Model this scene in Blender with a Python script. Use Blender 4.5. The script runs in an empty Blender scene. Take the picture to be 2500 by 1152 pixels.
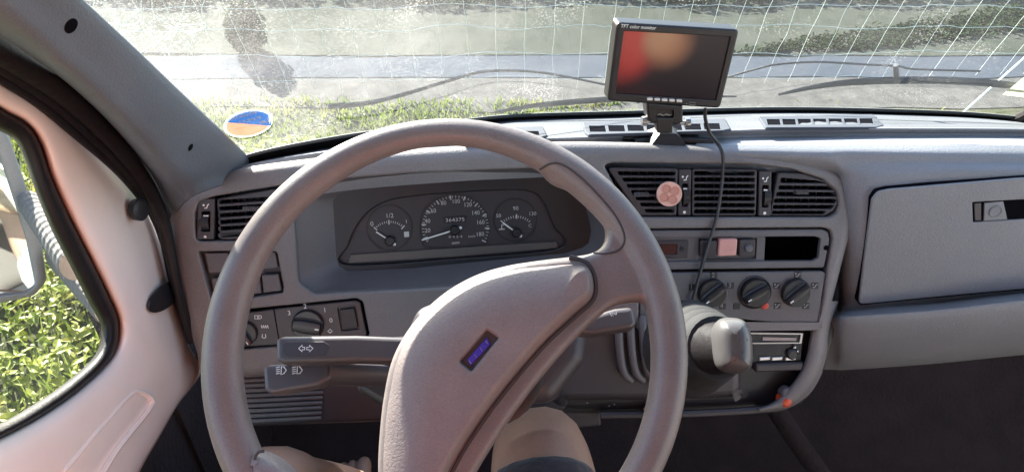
import bpy, bmesh, math, random
from mathutils import Vector, Matrix, Euler, noise
from mathutils.geometry import tessellate_polygon
random.seed(7)
R = math.radians
S = bpy.context.scene
C = S.collection
# ------------------------------------------------------------------ camera, sky, sun, exposure
FPX = 1785.0
PITCH, YAW = 38.0, 4.0
O = Vector((0, 0, 2.0))
cd = bpy.data.cameras.new('camera'); cam = bpy.data.objects.new('camera', cd); C.objects.link(cam)
cd.sensor_width = 36; cd.lens = 36 * FPX / 2500; cd.clip_start = 0.02; cd.clip_end = 500
cam.location = O; cam.rotation_euler = (R(90 - PITCH), 0, R(-YAW)); S.camera = cam
RM = Euler((R(90 - PITCH), 0, R(-YAW))).to_matrix()
SUN_EL, SUN_AZ = 26.0, -30.0          # azimuth: minus = left of straight ahead (+Y)
w = bpy.data.worlds.new('World'); S.world = w; w.use_nodes = True
nt = w.node_tree; bg = nt.nodes['Background']; sk = nt.nodes.new('ShaderNodeTexSky')
sk.sky_type = 'NISHITA'; sk.sun_disc = False; sk.sun_elevation = R(SUN_EL); sk.sun_rotation = R(SUN_AZ)
nt.links.new(sk.outputs[0], bg.inputs[0]); bg.inputs[1].default_value = 0.10
ld = bpy.data.lights.new('sun', 'SUN'); ld.energy = 5.0; ld.angle = R(0.6); ld.color = (1, .95, .86)
lo = bpy.data.objects.new('sun', ld); C.objects.link(lo)
sd = Vector((math.sin(R(SUN_AZ)) * math.cos(R(SUN_EL)), math.cos(R(SUN_AZ)) * math.cos(R(SUN_EL)), math.sin(R(SUN_EL))))
lo.rotation_euler = sd.to_track_quat('Z', 'Y').to_euler(); lo.location = (0, 3, 6)
S.view_settings.view_transform = 'Standard'; S.view_settings.look = 'None'
S.view_settings.gamma = 1; S.view_settings.exposure = 2.85
S.cycles.use_denoising = True; S.cycles.max_bounces = 10; S.cycles.diffuse_bounces = 6
S.cycles.glossy_bounces = 4; S.cycles.transparent_max_bounces = 16; S.cycles.sample_clamp_indirect = 6
S.cycles.caustics_reflective = False; S.cycles.caustics_refractive = False
# ------------------------------------------------------------------ points, planes
def ray(px, py): return RM @ Vector(((px - 1250) / FPX, -(py - 576) / FPX, -1))
def aty(px, py, Y): d = ray(px, py); return O + d * (Y / d.y)
def atx(px, py, X): d = ray(px, py); return O + d * (X / d.x)
def atz(px, py, Z): d = ray(px, py); return O + d * ((Z - 2.0) / d.z)
def atd(px, py, D): return O + ray(px, py) * D
def V(x, y, zr): return Vector((x, y, zr + 2.0))
class Pl:
    def __init__(s, p, n, u=None):
        s.p = p; s.n = n.normalized()
        u = u or Vector((1, 0, 0)); s.u = (u - s.n * u.dot(s.n)).normalized(); s.v = s.n.cross(s.u)
    def hit(s, px, py, off=0):
        d = ray(px, py); return O + d * (((s.p + s.n * off - O).dot(s.n)) / d.dot(s.n))
    def uv(s, px, py, off=0):
        q = s.hit(px, py, off) - s.p; return (q.dot(s.u), q.dot(s.v))
    def at(s, u, v, w=0): return s.p + s.u * u + s.v * v + s.n * w
    def up(s, off): return Pl(s.p + s.n * off, s.n, s.u)
def sect(y1, z1, y2, z2):                 # a plane that runs along X, from a section: (y1,z1) top, (y2,z2) bottom
    return Pl(V(0, y1, z1), Vector((0, -(z1 - z2), (y1 - y2))))
def facing(px, py, D, tilt=0, yaw=0):      # a plane square to the line of sight
    n = RM @ (Euler((R(-tilt), R(yaw), 0)).to_matrix() @ Vector((0, 0, 1)))
    return Pl(atd(px, py, D), n, RM @ Vector((1, 0, 0)))
def cr(p, n, closed=False):
    P = [Vector(q) for q in p]; k = len(P); out = []
    segs = k if closed else k - 1
    for i in range(n if closed else n + 1):
        t = i / n * segs; j = min(int(t), segs - 1); f = t - j
        g = (lambda q: P[q % k]) if closed else (lambda q: P[q] if 0 <= q < k else (P[0] * 2 - P[1] if q < 0 else P[-1] * 2 - P[-2]))
        a, b, c, d = g(j - 1), g(j), g(j + 1), g(j + 2)
        out.append(.5 * ((2 * b) + (c - a) * f + (2 * a - 5 * b + 4 * c - d) * f * f + (-a + 3 * b - 3 * c + d) * f ** 3))
    return out
def ccw(p):
    a = sum(p[i][0] * p[(i + 1) % len(p)][1] - p[(i + 1) % len(p)][0] * p[i][1] for i in range(len(p)))
    return list(p) if a > 0 else list(p)[::-1]
def fillet(p, r, seg=4):
    if not r: return [Vector(q[:2]) for q in p]
    P = [Vector(q[:2]) for q in p]; n = len(P); out = []
    for i in range(n):
        a, b, c = P[i - 1], P[i], P[(i + 1) % n]
        x, y = (a - b), (c - b); la, lc = x.length, y.length
        if la < 1e-7 or lc < 1e-7: continue
        x /= la; y /= lc; ang = math.acos(max(-1, min(1, x.dot(y))))
        if ang > 2.9: out.append(b); continue
        d = min(r / max(math.tan(ang / 2), .05), la * .45, lc * .45)
        s, e = b + x * d, b + y * d
        for k in range(seg + 1):
            t = k / seg; out.append(s * (1 - t) ** 2 + b * 2 * t * (1 - t) + e * t * t)
    return out
def inset(p, d):
    n = len(p); out = []
    for i in range(n):
        a, b, c = p[i - 1], p[i], p[(i + 1) % n]
        e1 = (b - a); e2 = (c - b)
        if e1.length < 1e-9: e1 = e2
        if e2.length < 1e-9: e2 = e1
        n1 = Vector((-e1.y, e1.x)).normalized(); n2 = Vector((-e2.y, e2.x)).normalized()
        m = n1 + n2
        if m.length < 1e-6: m = n1
        m.normalize(); k = 1 / max(.5, m.dot(n1))
        dd = d[i] if isinstance(d, (list, tuple)) else d
        out.append(b + m * dd * k)
    return out
class MB:
    def __init__(s): s.v = []; s.f = []; s.ns = []
    def add(s, vs, fs):
        b = len(s.v); s.v += [Vector(q) for q in vs]; s.f += [tuple(b + i for i in f) for f in fs]; return s
    def loops(s, L, closed=True, cap0=False, cap1=False):
        n = len(L[0]); vs = [q for l in L for q in l]; fs = []
        for i in range(len(L) - 1):
            for j in range(n if closed else n - 1):
                k = (j + 1) % n; fs.append((i * n + j, i * n + k, (i + 1) * n + k, (i + 1) * n + j))
        if cap0: fs.append(tuple(range(n))[::-1])
        if cap1: fs.append(tuple((len(L) - 1) * n + j for j in range(n)))
        return s.add(vs, fs)
    def plate(s, pl, px, top=0., depth=.01, r=.001, fil=0, holes=(), smooth=0, uv=False, seg=3, back=False, taper=0):
        """outline in the plane; holes: (outline, fillet, round, depth, floor?)"""
        def conv(q, off, f, sm):
            q = [Vector(a) for a in q] if uv else [Vector(pl.uv(a[0], a[1], off)) for a in q]
            if sm: q = [Vector(a) for a in cr(q, sm, True)]
            return ccw(fillet(ccw(q), f))
        out = conv(px, top, fil, smooth)
        T = lambda q, w: [pl.at(a.x, a.y, w) for a in q]
        L = []; sg = seg if r > .0006 else 1
        for k in range(sg + 1):
            a = k / sg * math.pi / 2; L.append(T(inset(out, r * (1 - math.sin(a))), top - r * (1 - math.cos(a))))
        L.append(T(inset(out, taper) if taper else out, top - depth))
        face = inset(out, r); polys = [face]; base = L[::-1]
        s.loops(base)
        if back: s.add(base[0], [tuple(range(len(base[0])))[::-1]])
        for h in holes:
            ho, hf, hr, hd, fl = (list(h) + [0, 0, 0, 0])[:5]
            hs = h[5] if len(h) > 5 else 0
            q = conv(ho, top, hf, hs); L = []
            for k in range(sg + 1):
                a = k / sg * math.pi / 2; L.append(T(inset(q, -hr * (1 - math.sin(a))), top - hr * (1 - math.cos(a))))
            L.append(T(q, top - hd)); s.loops(L)
            if fl: s.add(L[-1], [tuple(range(len(q)))])
            polys.append(inset(q, -hr))
        s.ns.append(pl.n.copy())
        flat = [pl.at(a.x, a.y, top) for q in polys for a in q]
        tri = tessellate_polygon([[Vector((a.x, a.y, 0)) for a in q] for q in polys])
        s.add(flat, [t for t in tri])
        return s
    def puff(s, pl, out, prof, scale=None, uv=True):
        """closed outline raised by a profile of (inset, height)"""
        q = ccw(out if uv else [Vector(pl.uv(a[0], a[1])) for a in out]); q = [Vector(a[:2]) for a in q]
        L = []
        for ins, h in prof:
            d = [ins * k for k in scale] if scale else ins
            L.append([pl.at(a.x, a.y, h) for a in inset(q, d)])
        s.loops(L)
        ins = prof[-1][0]; d = [ins * k for k in scale] if scale else ins
        last = inset(q, d)
        s.add(L[-1], tessellate_polygon([[Vector((a.x, a.y, 0)) for a in last]]))
        return s
    def loft(s, rows, nu=40, nv=4, lin=False):
        rr = [cr(r_, nu) for r_ in rows]; cols = []
        for j in range(nu + 1):
            c = [r_[j] for r_ in rr]
            cols.append(c if lin else cr(c, nv * (len(rows) - 1)))
        return s.loops([[cols[j][i] for j in range(nu + 1)] for i in range(len(cols[0]))], closed=False)
    def tube(s, path, rad, n=10, closed=False, res=0, flat=1., up=None, caps=True, wob=None):
        P = cr(path, res, closed) if res else [Vector(p) for p in path]
        m = len(P); L = []
        up = up or Vector((0.013, .02, 1)); prev = None
        for i in range(m):
            if closed: t = P[(i + 1) % m] - P[i - 1]
            else: t = P[min(i + 1, m - 1)] - P[max(i - 1, 0)]
            t.normalize()
            a = (prev - t * prev.dot(t)) if prev is not None and not closed else (up - t * up.dot(t))
            a.normalize(); prev = a; b = t.cross(a)
            rr = rad(i / max(1, m - 1)) if callable(rad) else rad
            L.append([P[i] + a * (math.cos(2 * math.pi * k / n) * rr) + b * (math.sin(2 * math.pi * k / n) * rr * flat) for k in range(n)])
        if closed: L.append(L[0])
        return s.loops(L, True, caps and not closed, caps and not closed)
    def lathe(s, p, ax, prof, n=28, u=None, cap=True):
        ax = ax.normalized(); u = u or (Vector((1, 0, 0)) if abs(ax.x) < .9 else Vector((0, 0, 1)))
        u = (u - ax * u.dot(ax)).normalized(); v = ax.cross(u)
        L = [[p + ax * h + (u * math.cos(2 * math.pi * k / n) + v * math.sin(2 * math.pi * k / n)) * r_ for k in range(n)] for r_, h in prof]
        return s.loops(L, True, cap, cap)
    def ribbon(s, pl, pts, wpx, off=.0008, closed=False):
        q = [Vector(pl.uv(a[0], a[1], off)) for a in pts]
        k = (Vector(pl.uv(pts[0][0] + 10, pts[0][1], off)) - q[0]).length / 10 * wpx / 2
        n = len(q); A = []; B = []
        for i in range(n):
            if closed: t = q[(i + 1) % n] - q[i - 1]
            else: t = q[min(i + 1, n - 1)] - q[max(0, i - 1)]
            t.normalize(); nn = Vector((-t.y, t.x)) * k
            A.append(pl.at(*(q[i] + nn), off)); B.append(pl.at(*(q[i] - nn), off))
        if closed: A.append(A[0]); B.append(B[0])
        return s.loops([A, B], False)
    def disc(s, pl, px, py, rpx, off=.001, ry=None, n=20):
        q = pl.uv(px, py, off); k = (Vector(pl.uv(px + 10, py, off)) - Vector(q)).length / 10
        return s.add([pl.at(q[0] + math.cos(2 * math.pi * i / n) * rpx * k, q[1] + math.sin(2 * math.pi * i / n) * (ry or rpx) * k, off) for i in range(n)], [tuple(range(n))])
    def text(s, pl, px, py, t, h, off=.0008, slope=0., mirror=False, sx=1., bold=0.):
        cu = bpy.data.curves.new('t', 'FONT'); cu.body = t; cu.align_x = 'CENTER'; cu.align_y = 'CENTER'; cu.size = 1.0; cu.offset = bold
        cu.resolution_u = 2
        ob = bpy.data.objects.new('t', cu); C.objects.link(ob); dg = bpy.context.evaluated_depsgraph_get()
        me = bpy.data.meshes.new_from_object(ob.evaluated_get(dg))
        a = Vector(pl.uv(px, py, off)); b = Vector(pl.uv(px + 10, py - slope * 10, off)); d = (b - a); k = d.length / 10
        d.normalize(); e = Vector((-d.y, d.x)); sc = h * k / .70
        vs = []
        for v in me.vertices:
            x = v.co.x * sc * sx * (-1 if mirror else 1); y = v.co.y * sc
            q = a + d * x + e * y; vs.append(pl.at(q.x, q.y, off))
        s.add(vs, [tuple(p.vertices) for p in me.polygons])
        bpy.data.objects.remove(ob); bpy.data.meshes.remove(me); bpy.data.curves.remove(cu)
        return s
    def obj(s, name, mat, parent=None, sharp=38, wn=True, flat=False, solid=0, sub=0, fixn=True):
        me = bpy.data.meshes.new(name); me.from_pydata(s.v, [], s.f); me.validate()
        bm = bmesh.new(); bm.from_mesh(me)
        bmesh.ops.remove_doubles(bm, verts=bm.verts, dist=1e-5)
        if fixn: bmesh.ops.recalc_face_normals(bm, faces=bm.faces)
        bm.to_mesh(me); bm.free()
        me.materials.append(mat); o = bpy.data.objects.new(name, me); C.objects.link(o)
        if not flat:
            me.polygons.foreach_set('use_smooth', [True] * len(me.polygons)); me.set_sharp_from_angle(angle=R(sharp))
            for p in me.polygons:
                if any(abs(p.normal.dot(q)) > .99997 for q in s.ns): p.use_smooth = False
        if solid:
            m = o.modifiers.new('thickness', 'SOLIDIFY'); m.thickness = solid; m.offset = -1
        if sub:
            m = o.modifiers.new('sub', 'SUBSURF'); m.levels = m.render_levels = sub
        if wn and not flat:
            m = o.modifiers.new('wn', 'WEIGHTED_NORMAL'); m.keep_sharp = True; m.weight = 50
        if parent is not None: adopt(o, parent)
        return o
def adopt(o, parent):
    o.parent = parent; off = parent.location.copy() if parent.parent is None else Vector((0, 0, 0))
    o.matrix_parent_inverse = Matrix.Translation(-off)
def tag(o, label, cat, group=None, kind=None):
    if label: o['label'] = label
    if cat: o['category'] = cat
    if group: o['group'] = group
    if kind: o['kind'] = kind
    return o
def thing(name, loc, label, cat, group=None):
    o = bpy.data.objects.new(name, None); C.objects.link(o); o.location = loc; o.empty_display_size = .02
    return tag(o, label, cat, group)
# ------------------------------------------------------------------ materials
def mat(name, col, rough=.5, bump=None, var=None, metal=0, coat=0, spec=.5, emit=None, sheen=0, speck=.12):
    m = bpy.data.materials.new(name); m.use_nodes = True; t = m.node_tree; b = t.nodes['Principled BSDF']
    b.inputs['Base Color'].default_value = (*col, 1); b.inputs['Roughness'].default_value = rough
    b.inputs['Metallic'].default_value = metal; b.inputs['Coat Weight'].default_value = coat
    b.inputs['Specular IOR Level'].default_value = spec; b.inputs['Sheen Weight'].default_value = sheen
    tc = t.nodes.new('ShaderNodeTexCoord')
    if bump:
        bs = bump if isinstance(bump, list) else [bump]; prev = None
        for sc, st in bs:
            n = t.nodes.new('ShaderNodeTexNoise'); n.inputs['Scale'].default_value = sc; n.inputs['Detail'].default_value = 2
            t.links.new(tc.outputs['Object'], n.inputs[0])
            bn = t.nodes.new('ShaderNodeBump'); bn.inputs['Strength'].default_value = st; bn.inputs['Distance'].default_value = .6 / sc
            t.links.new(n.outputs[0], bn.inputs['Height'])
            if prev: t.links.new(prev.outputs[0], bn.inputs['Normal'])
            prev = bn
        t.links.new(prev.outputs[0], b.inputs['Normal'])
    if var:
        sc, col2, lo_, hi = var
        n = t.nodes.new('ShaderNodeTexNoise'); n.inputs['Scale'].default_value = sc; n.inputs['Detail'].default_value = 5
        t.links.new(tc.outputs['Object'], n.inputs[0]); r_ = t.nodes.new('ShaderNodeValToRGB')
        r_.color_ramp.elements[0].position = lo_; r_.color_ramp.elements[1].position = hi
        r_.color_ramp.elements[0].color = (*col, 1); r_.color_ramp.elements[1].color = (*col2, 1)
        t.links.new(n.outputs[0], r_.inputs[0])
        if speck:
            g = t.nodes.new('ShaderNodeTexNoise'); g.inputs['Scale'].default_value = 800; g.inputs['Detail'].default_value = 2
            t.links.new(tc.outputs['Object'], g.inputs[0]); gm = t.nodes.new('ShaderNodeMapRange')
            gm.inputs[1].default_value = .3; gm.inputs[2].default_value = .7; gm.inputs[3].default_value = 1 - speck; gm.inputs[4].default_value = 1 + speck
            mu = t.nodes.new('ShaderNodeVectorMath'); mu.operation = 'SCALE'; t.links.new(g.outputs[0], gm.inputs[0]); t.links.new(r_.outputs[0], mu.inputs[0]); t.links.new(gm.outputs[0], mu.inputs['Scale'])
            t.links.new(mu.outputs[0], b.inputs['Base Color'])
        else: t.links.new(r_.outputs[0], b.inputs['Base Color'])
        rr = t.nodes.new('ShaderNodeMapRange'); rr.inputs[3].default_value = rough - .06; rr.inputs[4].default_value = min(1, rough + .08)
        t.links.new(n.outputs[0], rr.inputs[0]); t.links.new(rr.outputs[0], b.inputs['Roughness'])
    if emit: b.inputs['Emission Color'].default_value = (*emit[0], 1); b.inputs['Emission Strength'].default_value = emit[1]
    return m
GR = [(1100, .55), (420, .35)]
M = {}
M['dash'] = mat('grey_plastic_skylit', (.188, .192, .205), .48, GR, (9, (.21, .214, .228), .35, .7))  # lighter, bluer copy of the fascia plastic, with sky light in its colour
M['face'] = mat('grey_plastic_shaded', (.158, .145, .143), .46, GR, (14, (.176, .161, .158), .35, .7))  # same plastic, with shade put in as a warmer, darker colour
M['panel'] = mat('dark_grey_plastic', (.105, .096, .100), .5, [(1500, .25)], (20, (.125, .114, .118), .3, .7))
M['vent'] = mat('vent_plastic', (.040, .033, .037), .42, [(1500, .2)])
M['black'] = mat('black_plastic', (.012, .011, .014), .45, [(900, .15)])
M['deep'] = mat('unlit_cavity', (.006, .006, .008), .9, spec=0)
M['knob'] = mat('black_knob', (.018, .017, .019), .35, [(1500, .15)])
M['wheel'] = mat('moulded_rim_foam', (.126, .104, .099), .38, [(1300, .35), (500, .12)], (25, (.148, .124, .118), .3, .7))
M['pad'] = mat('padded_vinyl', (.150, .120, .114), .50, [(1100, .45), (420, .3)], (30, (.175, .140, .132), .3, .7))
M['seam'] = mat('dark_seam', (.03, .024, .024), .7)
M['white'] = mat('white_marking', (.75, .75, .72), .5)
M['dimwhite'] = mat('dial_marking', (.50, .48, .46), .6)
M['softwhite'] = mat('small_marking', (.26, .25, .24), .6)
M['badge'] = mat('blue_badge', (.045, .03, .30), .25, coat=.5)
M['cluster'] = mat('dial_board', (.034, .028, .032), .5, [(500, .08)])
M['dialring'] = mat('dial_ring', (.012, .010, .012), .5)
M['red'] = mat('red_plastic', (.55, .05, .03), .35)
M['orange'] = mat('orange_lens', (.60, .07, .02), .3)
M['pink'] = mat('faded_pink_button', (.62, .30, .26), .45, [(800, .1)])
M['copper'] = mat('copper_disc', (.82, .50, .40), .42, [(500, .15)], metal=.25)
M['copper2'] = mat('copper_pad', (.62, .30, .23), .5, metal=.2)
M['chrome'] = mat('brushed_metal', (.42, .41, .41), .32, metal=1)
M['silver'] = mat('silver_key', (.72, .68, .66), .3, metal=.6)
M['bezel'] = mat('monitor_case', (.013, .010, .011), .42, [(1500, .15)])
M['pillar'] = mat('pillar_trim', (.102, .118, .138), .55, GR, (12, (.118, .134, .155), .3, .7))
M['rubber'] = mat('black_rubber', (.010, .008, .009), .5, [(700, .3), (120, .15)], spec=.3)
M['paint'] = mat('door_paint', (.93, .76, .67), .22, [(60, .03)], (18, (.95, .79, .71), .3, .7), coat=.6, speck=0)
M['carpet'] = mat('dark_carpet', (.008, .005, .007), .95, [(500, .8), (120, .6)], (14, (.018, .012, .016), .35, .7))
M['skin'] = mat('skin', (.36, .215, .145), .5, [(500, .15), (90, .08)], (25, (.42, .255, .175), .3, .7))
M['shorts'] = mat('dark_shorts_cloth', (.020, .016, .021), .9, [(900, .6), (60, .3)], sheen=.3)
M['shirt'] = mat('red_shirt_cloth', (.42, .045, .035), .85, [(900, .5), (40, .3)])
M['seatcloth'] = mat('seat_cloth', (.10, .085, .08), .9, [(600, .6)])
M['lining'] = mat('roof_lining', (.36, .33, .32), .9, [(500, .4)])
M['hair'] = mat('brown_hair', (.04, .025, .015), .6, [(300, .8)])
M['mirrorglass'] = mat('mirror_glass', (.8, .85, .82), .02, metal=1)
M['mirrorcase'] = mat('grey_mirror_casing', (.22, .22, .215), .6, [(600, .2)], (20, (.27, .27, .26), .3, .7))
M['wire'] = mat('galvanised_wire', (.62, .68, .64), .6)
M['stake'] = mat('pale_rod', (.75, .75, .70), .5)
M['wiper'] = mat('wiper_black', (.05, .055, .06), .45, [(300, .2)])
M['sticker_blue'] = mat('sticker_blue', (.03, .16, .50), .5)
M['sticker_orange'] = mat('sticker_orange', (.85, .42, .28), .5)
M['sticker_white'] = mat('sticker_white', (.82, .82, .80), .5)
M['paper'] = mat('yellow_paper', (.80, .78, .50), .6)
def translucent(m, f=.5):
    t = m.node_tree; p = t.nodes['Principled BSDF']; q = t.nodes.new('ShaderNodeBsdfTranslucent'); q.inputs[0].default_value = p.inputs['Base Color'].default_value
    x = t.nodes.new('ShaderNodeMixShader'); x.inputs[0].default_value = f
    t.links.new(p.outputs[0], x.inputs[1]); t.links.new(q.outputs[0], x.inputs[2]); t.links.new(x.outputs[0], t.nodes['Material Output'].inputs[0])
for k_ in ('sticker_blue', 'sticker_orange', 'sticker_white', 'paper'): translucent(M[k_], .35)
M['bark'] = mat('bark', (.07, .05, .035), .9, [(40, .8)])
def leafmat(name, a, b, c, sc):
    m = bpy.data.materials.new(name); m.use_nodes = True; t = m.node_tree; p = t.nodes['Principled BSDF']; out = t.nodes['Material Output']
    n = t.nodes.new('ShaderNodeTexNoise'); n.inputs['Scale'].default_value = sc; n.inputs['Detail'].default_value = 4
    tc = t.nodes.new('ShaderNodeTexCoord'); t.links.new(tc.outputs['Object'], n.inputs[0])
    r_ = t.nodes.new('ShaderNodeValToRGB'); e = r_.color_ramp.elements; e[0].position = .3; e[1].position = .7
    e[0].color = (*a, 1); e[1].color = (*c, 1); x = e.new(.5); x.color = (*b, 1)
    t.links.new(n.outputs[0], r_.inputs[0]); t.links.new(r_.outputs[0], p.inputs['Base Color']); p.inputs['Roughness'].default_value = .85 if 'dark' in name else .5; p.inputs['Specular IOR Level'].default_value = .1 if 'dark' in name else .3
    tr = t.nodes.new('ShaderNodeBsdfTranslucent'); t.links.new(r_.outputs[0], tr.inputs[0])
    mx = t.nodes.new('ShaderNodeMixShader'); mx.inputs[0].default_value = .35
    t.links.new(p.outputs[0], mx.inputs[1]); t.links.new(tr.outputs[0], mx.inputs[2]); t.links.new(mx.outputs[0], out.inputs[0])
    return m
M['grass'] = leafmat('grass_blades', (.09, .13, .02), (.16, .20, .04), (.27, .24, .09), 3)
M['leaf'] = leafmat('weed_leaves', (.10, .15, .012), (.26, .28, .03), (.40, .36, .10), 5)
M['darkleaf'] = leafmat('dark_leaves', (.012, .022, .008), (.02, .035, .012), (.03, .045, .018), 4)
def glass(name, dust, speck, refl=.06, left=0):
    m = bpy.data.materials.new(name); m.use_nodes = True; t = m.node_tree; t.nodes.remove(t.nodes['Principled BSDF']); out = t.nodes['Material Output']
    N = t.nodes.new; Lk = t.links.new
    tc = N('ShaderNodeTexCoord'); tr = N('ShaderNodeBsdfTransparent'); tr.inputs[0].default_value = (.86, .90, .89, 1)
    gl = N('ShaderNodeBsdfGlossy'); gl.inputs['Roughness'].default_value = .03
    tl = N('ShaderNodeBsdfTranslucent'); tl.inputs[0].default_value = (.9, .9, .88, 1); df = N('ShaderNodeBsdfDiffuse'); df.inputs[0].default_value = (.8, .8, .8, 1)
    dm = N('ShaderNodeMixShader'); dm.inputs[0].default_value = .25; Lk(tl.outputs[0], dm.inputs[1]); Lk(df.outputs[0], dm.inputs[2])
    def math_(op, a, b):
        q = N('ShaderNodeMath'); q.operation = op; q.use_clamp = False
        for i, z in enumerate((a, b)):
            if isinstance(z, (int, float)): q.inputs[i].default_value = z
            else: Lk(z, q.inputs[i])
        return q.outputs[0]
    n1 = N('ShaderNodeTexNoise'); n1.inputs['Scale'].default_value = 5; n1.inputs['Detail'].default_value = 6; n1.inputs['Roughness'].default_value = .7; Lk(tc.outputs['Object'], n1.inputs[0])
    n2 = N('ShaderNodeTexNoise'); n2.inputs['Scale'].default_value = 560; n2.inputs['Detail'].default_value = 3; Lk(tc.outputs['Object'], n2.inputs[0])
    vo = N('ShaderNodeTexVoronoi'); vo.inputs['Scale'].default_value = 250; Lk(tc.outputs['Object'], vo.inputs[0])
    n3 = N('ShaderNodeTexNoise'); n3.inputs['Scale'].default_value = 14; n3.inputs['Detail'].default_value = 3; Lk(tc.outputs['Object'], n3.inputs[0])
    sz = N('ShaderNodeMapRange'); Lk(n3.outputs[0], sz.inputs[0]); sz.inputs[1].default_value = .42; sz.inputs[2].default_value = .75; sz.inputs[3].default_value = .0; sz.inputs[4].default_value = .45
    sp = math_('LESS_THAN', vo.outputs['Distance'], sz.outputs[0])
    f = math_('ADD', math_('MULTIPLY', math_('POWER', n1.outputs[0], 2.0), dust * 2.4), math_('MULTIPLY', math_('MULTIPLY', math_('GREATER_THAN', n2.outputs[0], .56), n2.outputs[0]), dust * .9))
    if left:
        sx = N('ShaderNodeSeparateXYZ'); Lk(tc.outputs['Object'], sx.inputs[0])
        mr = N('ShaderNodeMapRange'); mr.inputs[1].default_value = .20; mr.inputs[2].default_value = -.30; mr.inputs[3].default_value = 1; mr.inputs[4].default_value = left
        Lk(sx.outputs[0], mr.inputs[0]); f = math_('MULTIPLY', f, mr.outputs[0])
    f = math_('ADD', f, math_('MULTIPLY', sp, speck))
    f = math_('MINIMUM', f, .9)
    fr = N('ShaderNodeFresnel'); fr.inputs[0].default_value = 1.45
    rf = math_('MULTIPLY', fr.outputs[0], refl / .06)
    rf = math_('MINIMUM', rf, .5)
    m1 = N('ShaderNodeMixShader'); Lk(rf, m1.inputs[0]); Lk(tr.outputs[0], m1.inputs[1]); Lk(gl.outputs[0], m1.inputs[2])
    m2 = N('ShaderNodeMixShader'); Lk(f, m2.inputs[0]); Lk(m1.outputs[0], m2.inputs[1]); Lk(dm.outputs[0], m2.inputs[2])
    Lk(m2.outputs[0], out.inputs[0]); return m
M['screen'] = glass('dusty_windscreen_glass', .016, .06, .003, 4.2)
M['sideglass'] = glass('door_window_glass', .010, .02, .015)
def groundmat(name, cols, sc1, sc2, bump):
    m = bpy.data.materials.new(name); m.use_nodes = True; t = m.node_tree; p = t.nodes['Principled BSDF']; p.inputs['Roughness'].default_value = .95; p.inputs['Specular IOR Level'].default_value = .05
    tc = t.nodes.new('ShaderNodeTexCoord'); n1 = t.nodes.new('ShaderNodeTexNoise'); n1.inputs['Scale'].default_value = sc1; n1.inputs['Detail'].default_value = 8
    n1.inputs['Roughness'].default_value = .7
    r_ = t.nodes.new('ShaderNodeValToRGB'); e = r_.color_ramp.elements; e[0].position = .32; e[1].position = .68
    e[0].color = (*cols[0], 1); e[1].color = (*cols[2], 1); x = e.new(.5); x.color = (*cols[1], 1)
    n2 = t.nodes.new('ShaderNodeTexNoise'); n2.inputs['Scale'].default_value = sc2; n2.inputs['Detail'].default_value = 4
    mx = t.nodes.new('ShaderNodeMixRGB'); mx.blend_type = 'OVERLAY'; mx.inputs[0].default_value = .45
    b = t.nodes.new('ShaderNodeBump'); b.inputs['Strength'].default_value = bump; b.inputs['Distance'].default_value = .002
    Lk = t.links.new; Lk(tc.outputs['Object'], n1.inputs[0]); Lk(tc.outputs['Object'], n2.inputs[0]); Lk(n1.outputs[0], r_.inputs[0])
    Lk(r_.outputs[0], mx.inputs[1]); Lk(n2.outputs[0], mx.inputs[2]); Lk(mx.outputs[0], p.inputs['Base Color']); Lk(n2.outputs[0], b.inputs['Height']); Lk(b.outputs[0], p.inputs['Normal'])
    return m
M['ground'] = groundmat('soil_and_thin_grass', [(.035, .045, .018), (.06, .065, .035), (.09, .085, .055)], 1.6, 30, .6)
M['gravel'] = groundmat('pale_gravel', [(.060, .057, .053), (.082, .078, .072), (.108, .102, .094)], 9, 160, 1.)
M['bluish_band'] = groundmat('painted_dash_reflection', [(.042, .049, .062), (.048, .056, .069), (.054, .062, .075)], 2.5, 160, .2)  # blue tint painted in for the reflected dash
M['field'] = groundmat('dry_green_field', [(.034, .039, .029), (.045, .049, .038), (.056, .058, .047)], 3, 130, .5)
# ================================================================== SETTING OUTSIDE
GA = R(-YAW)
def gr(x, y): return (x * math.cos(GA) - y * math.sin(GA), x * math.sin(GA) + y * math.cos(GA))
def gy(px, py): p = atz(px, py, 0); return -p.x * math.sin(GA) + p.y * math.cos(GA)
def sheet(name, x0, x1, y0, y1, z, m, wob=0, n=60):
    b = MB(); A = []; B = []
    for i in range(n + 1):
        x = x0 + (x1 - x0) * i / n
        A.append((*gr(x, y0 + wob * noise.noise(Vector((x * 1.7, y0, 3)))), z)); B.append((*gr(x, y1 + wob * noise.noise(Vector((x * 1.7, y1, 9)))), z))
    b.loops([A, B], False); o = b.obj(name, m, flat=True, fixn=False); o['kind'] = 'structure'; return o
sheet('ground', -60, 60, -30, 120, 0, M['ground'], n=4)
Yg = gy(900, 268); Yr = gy(1900, 192); Yf = gy(1900, 138)
sheet('gravel_track', -9, 12, Yg, Yr + .15, .004, M['gravel'], .12)
sheet('reflection_band', -9, 12, Yr, Yf, .008, M['bluish_band'], .06)  # bluish ground strip stands in for the dash reflected in the windscreen
sheet('field', -40, 40, Yf, 60, .012, M['field'], .08)
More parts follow.
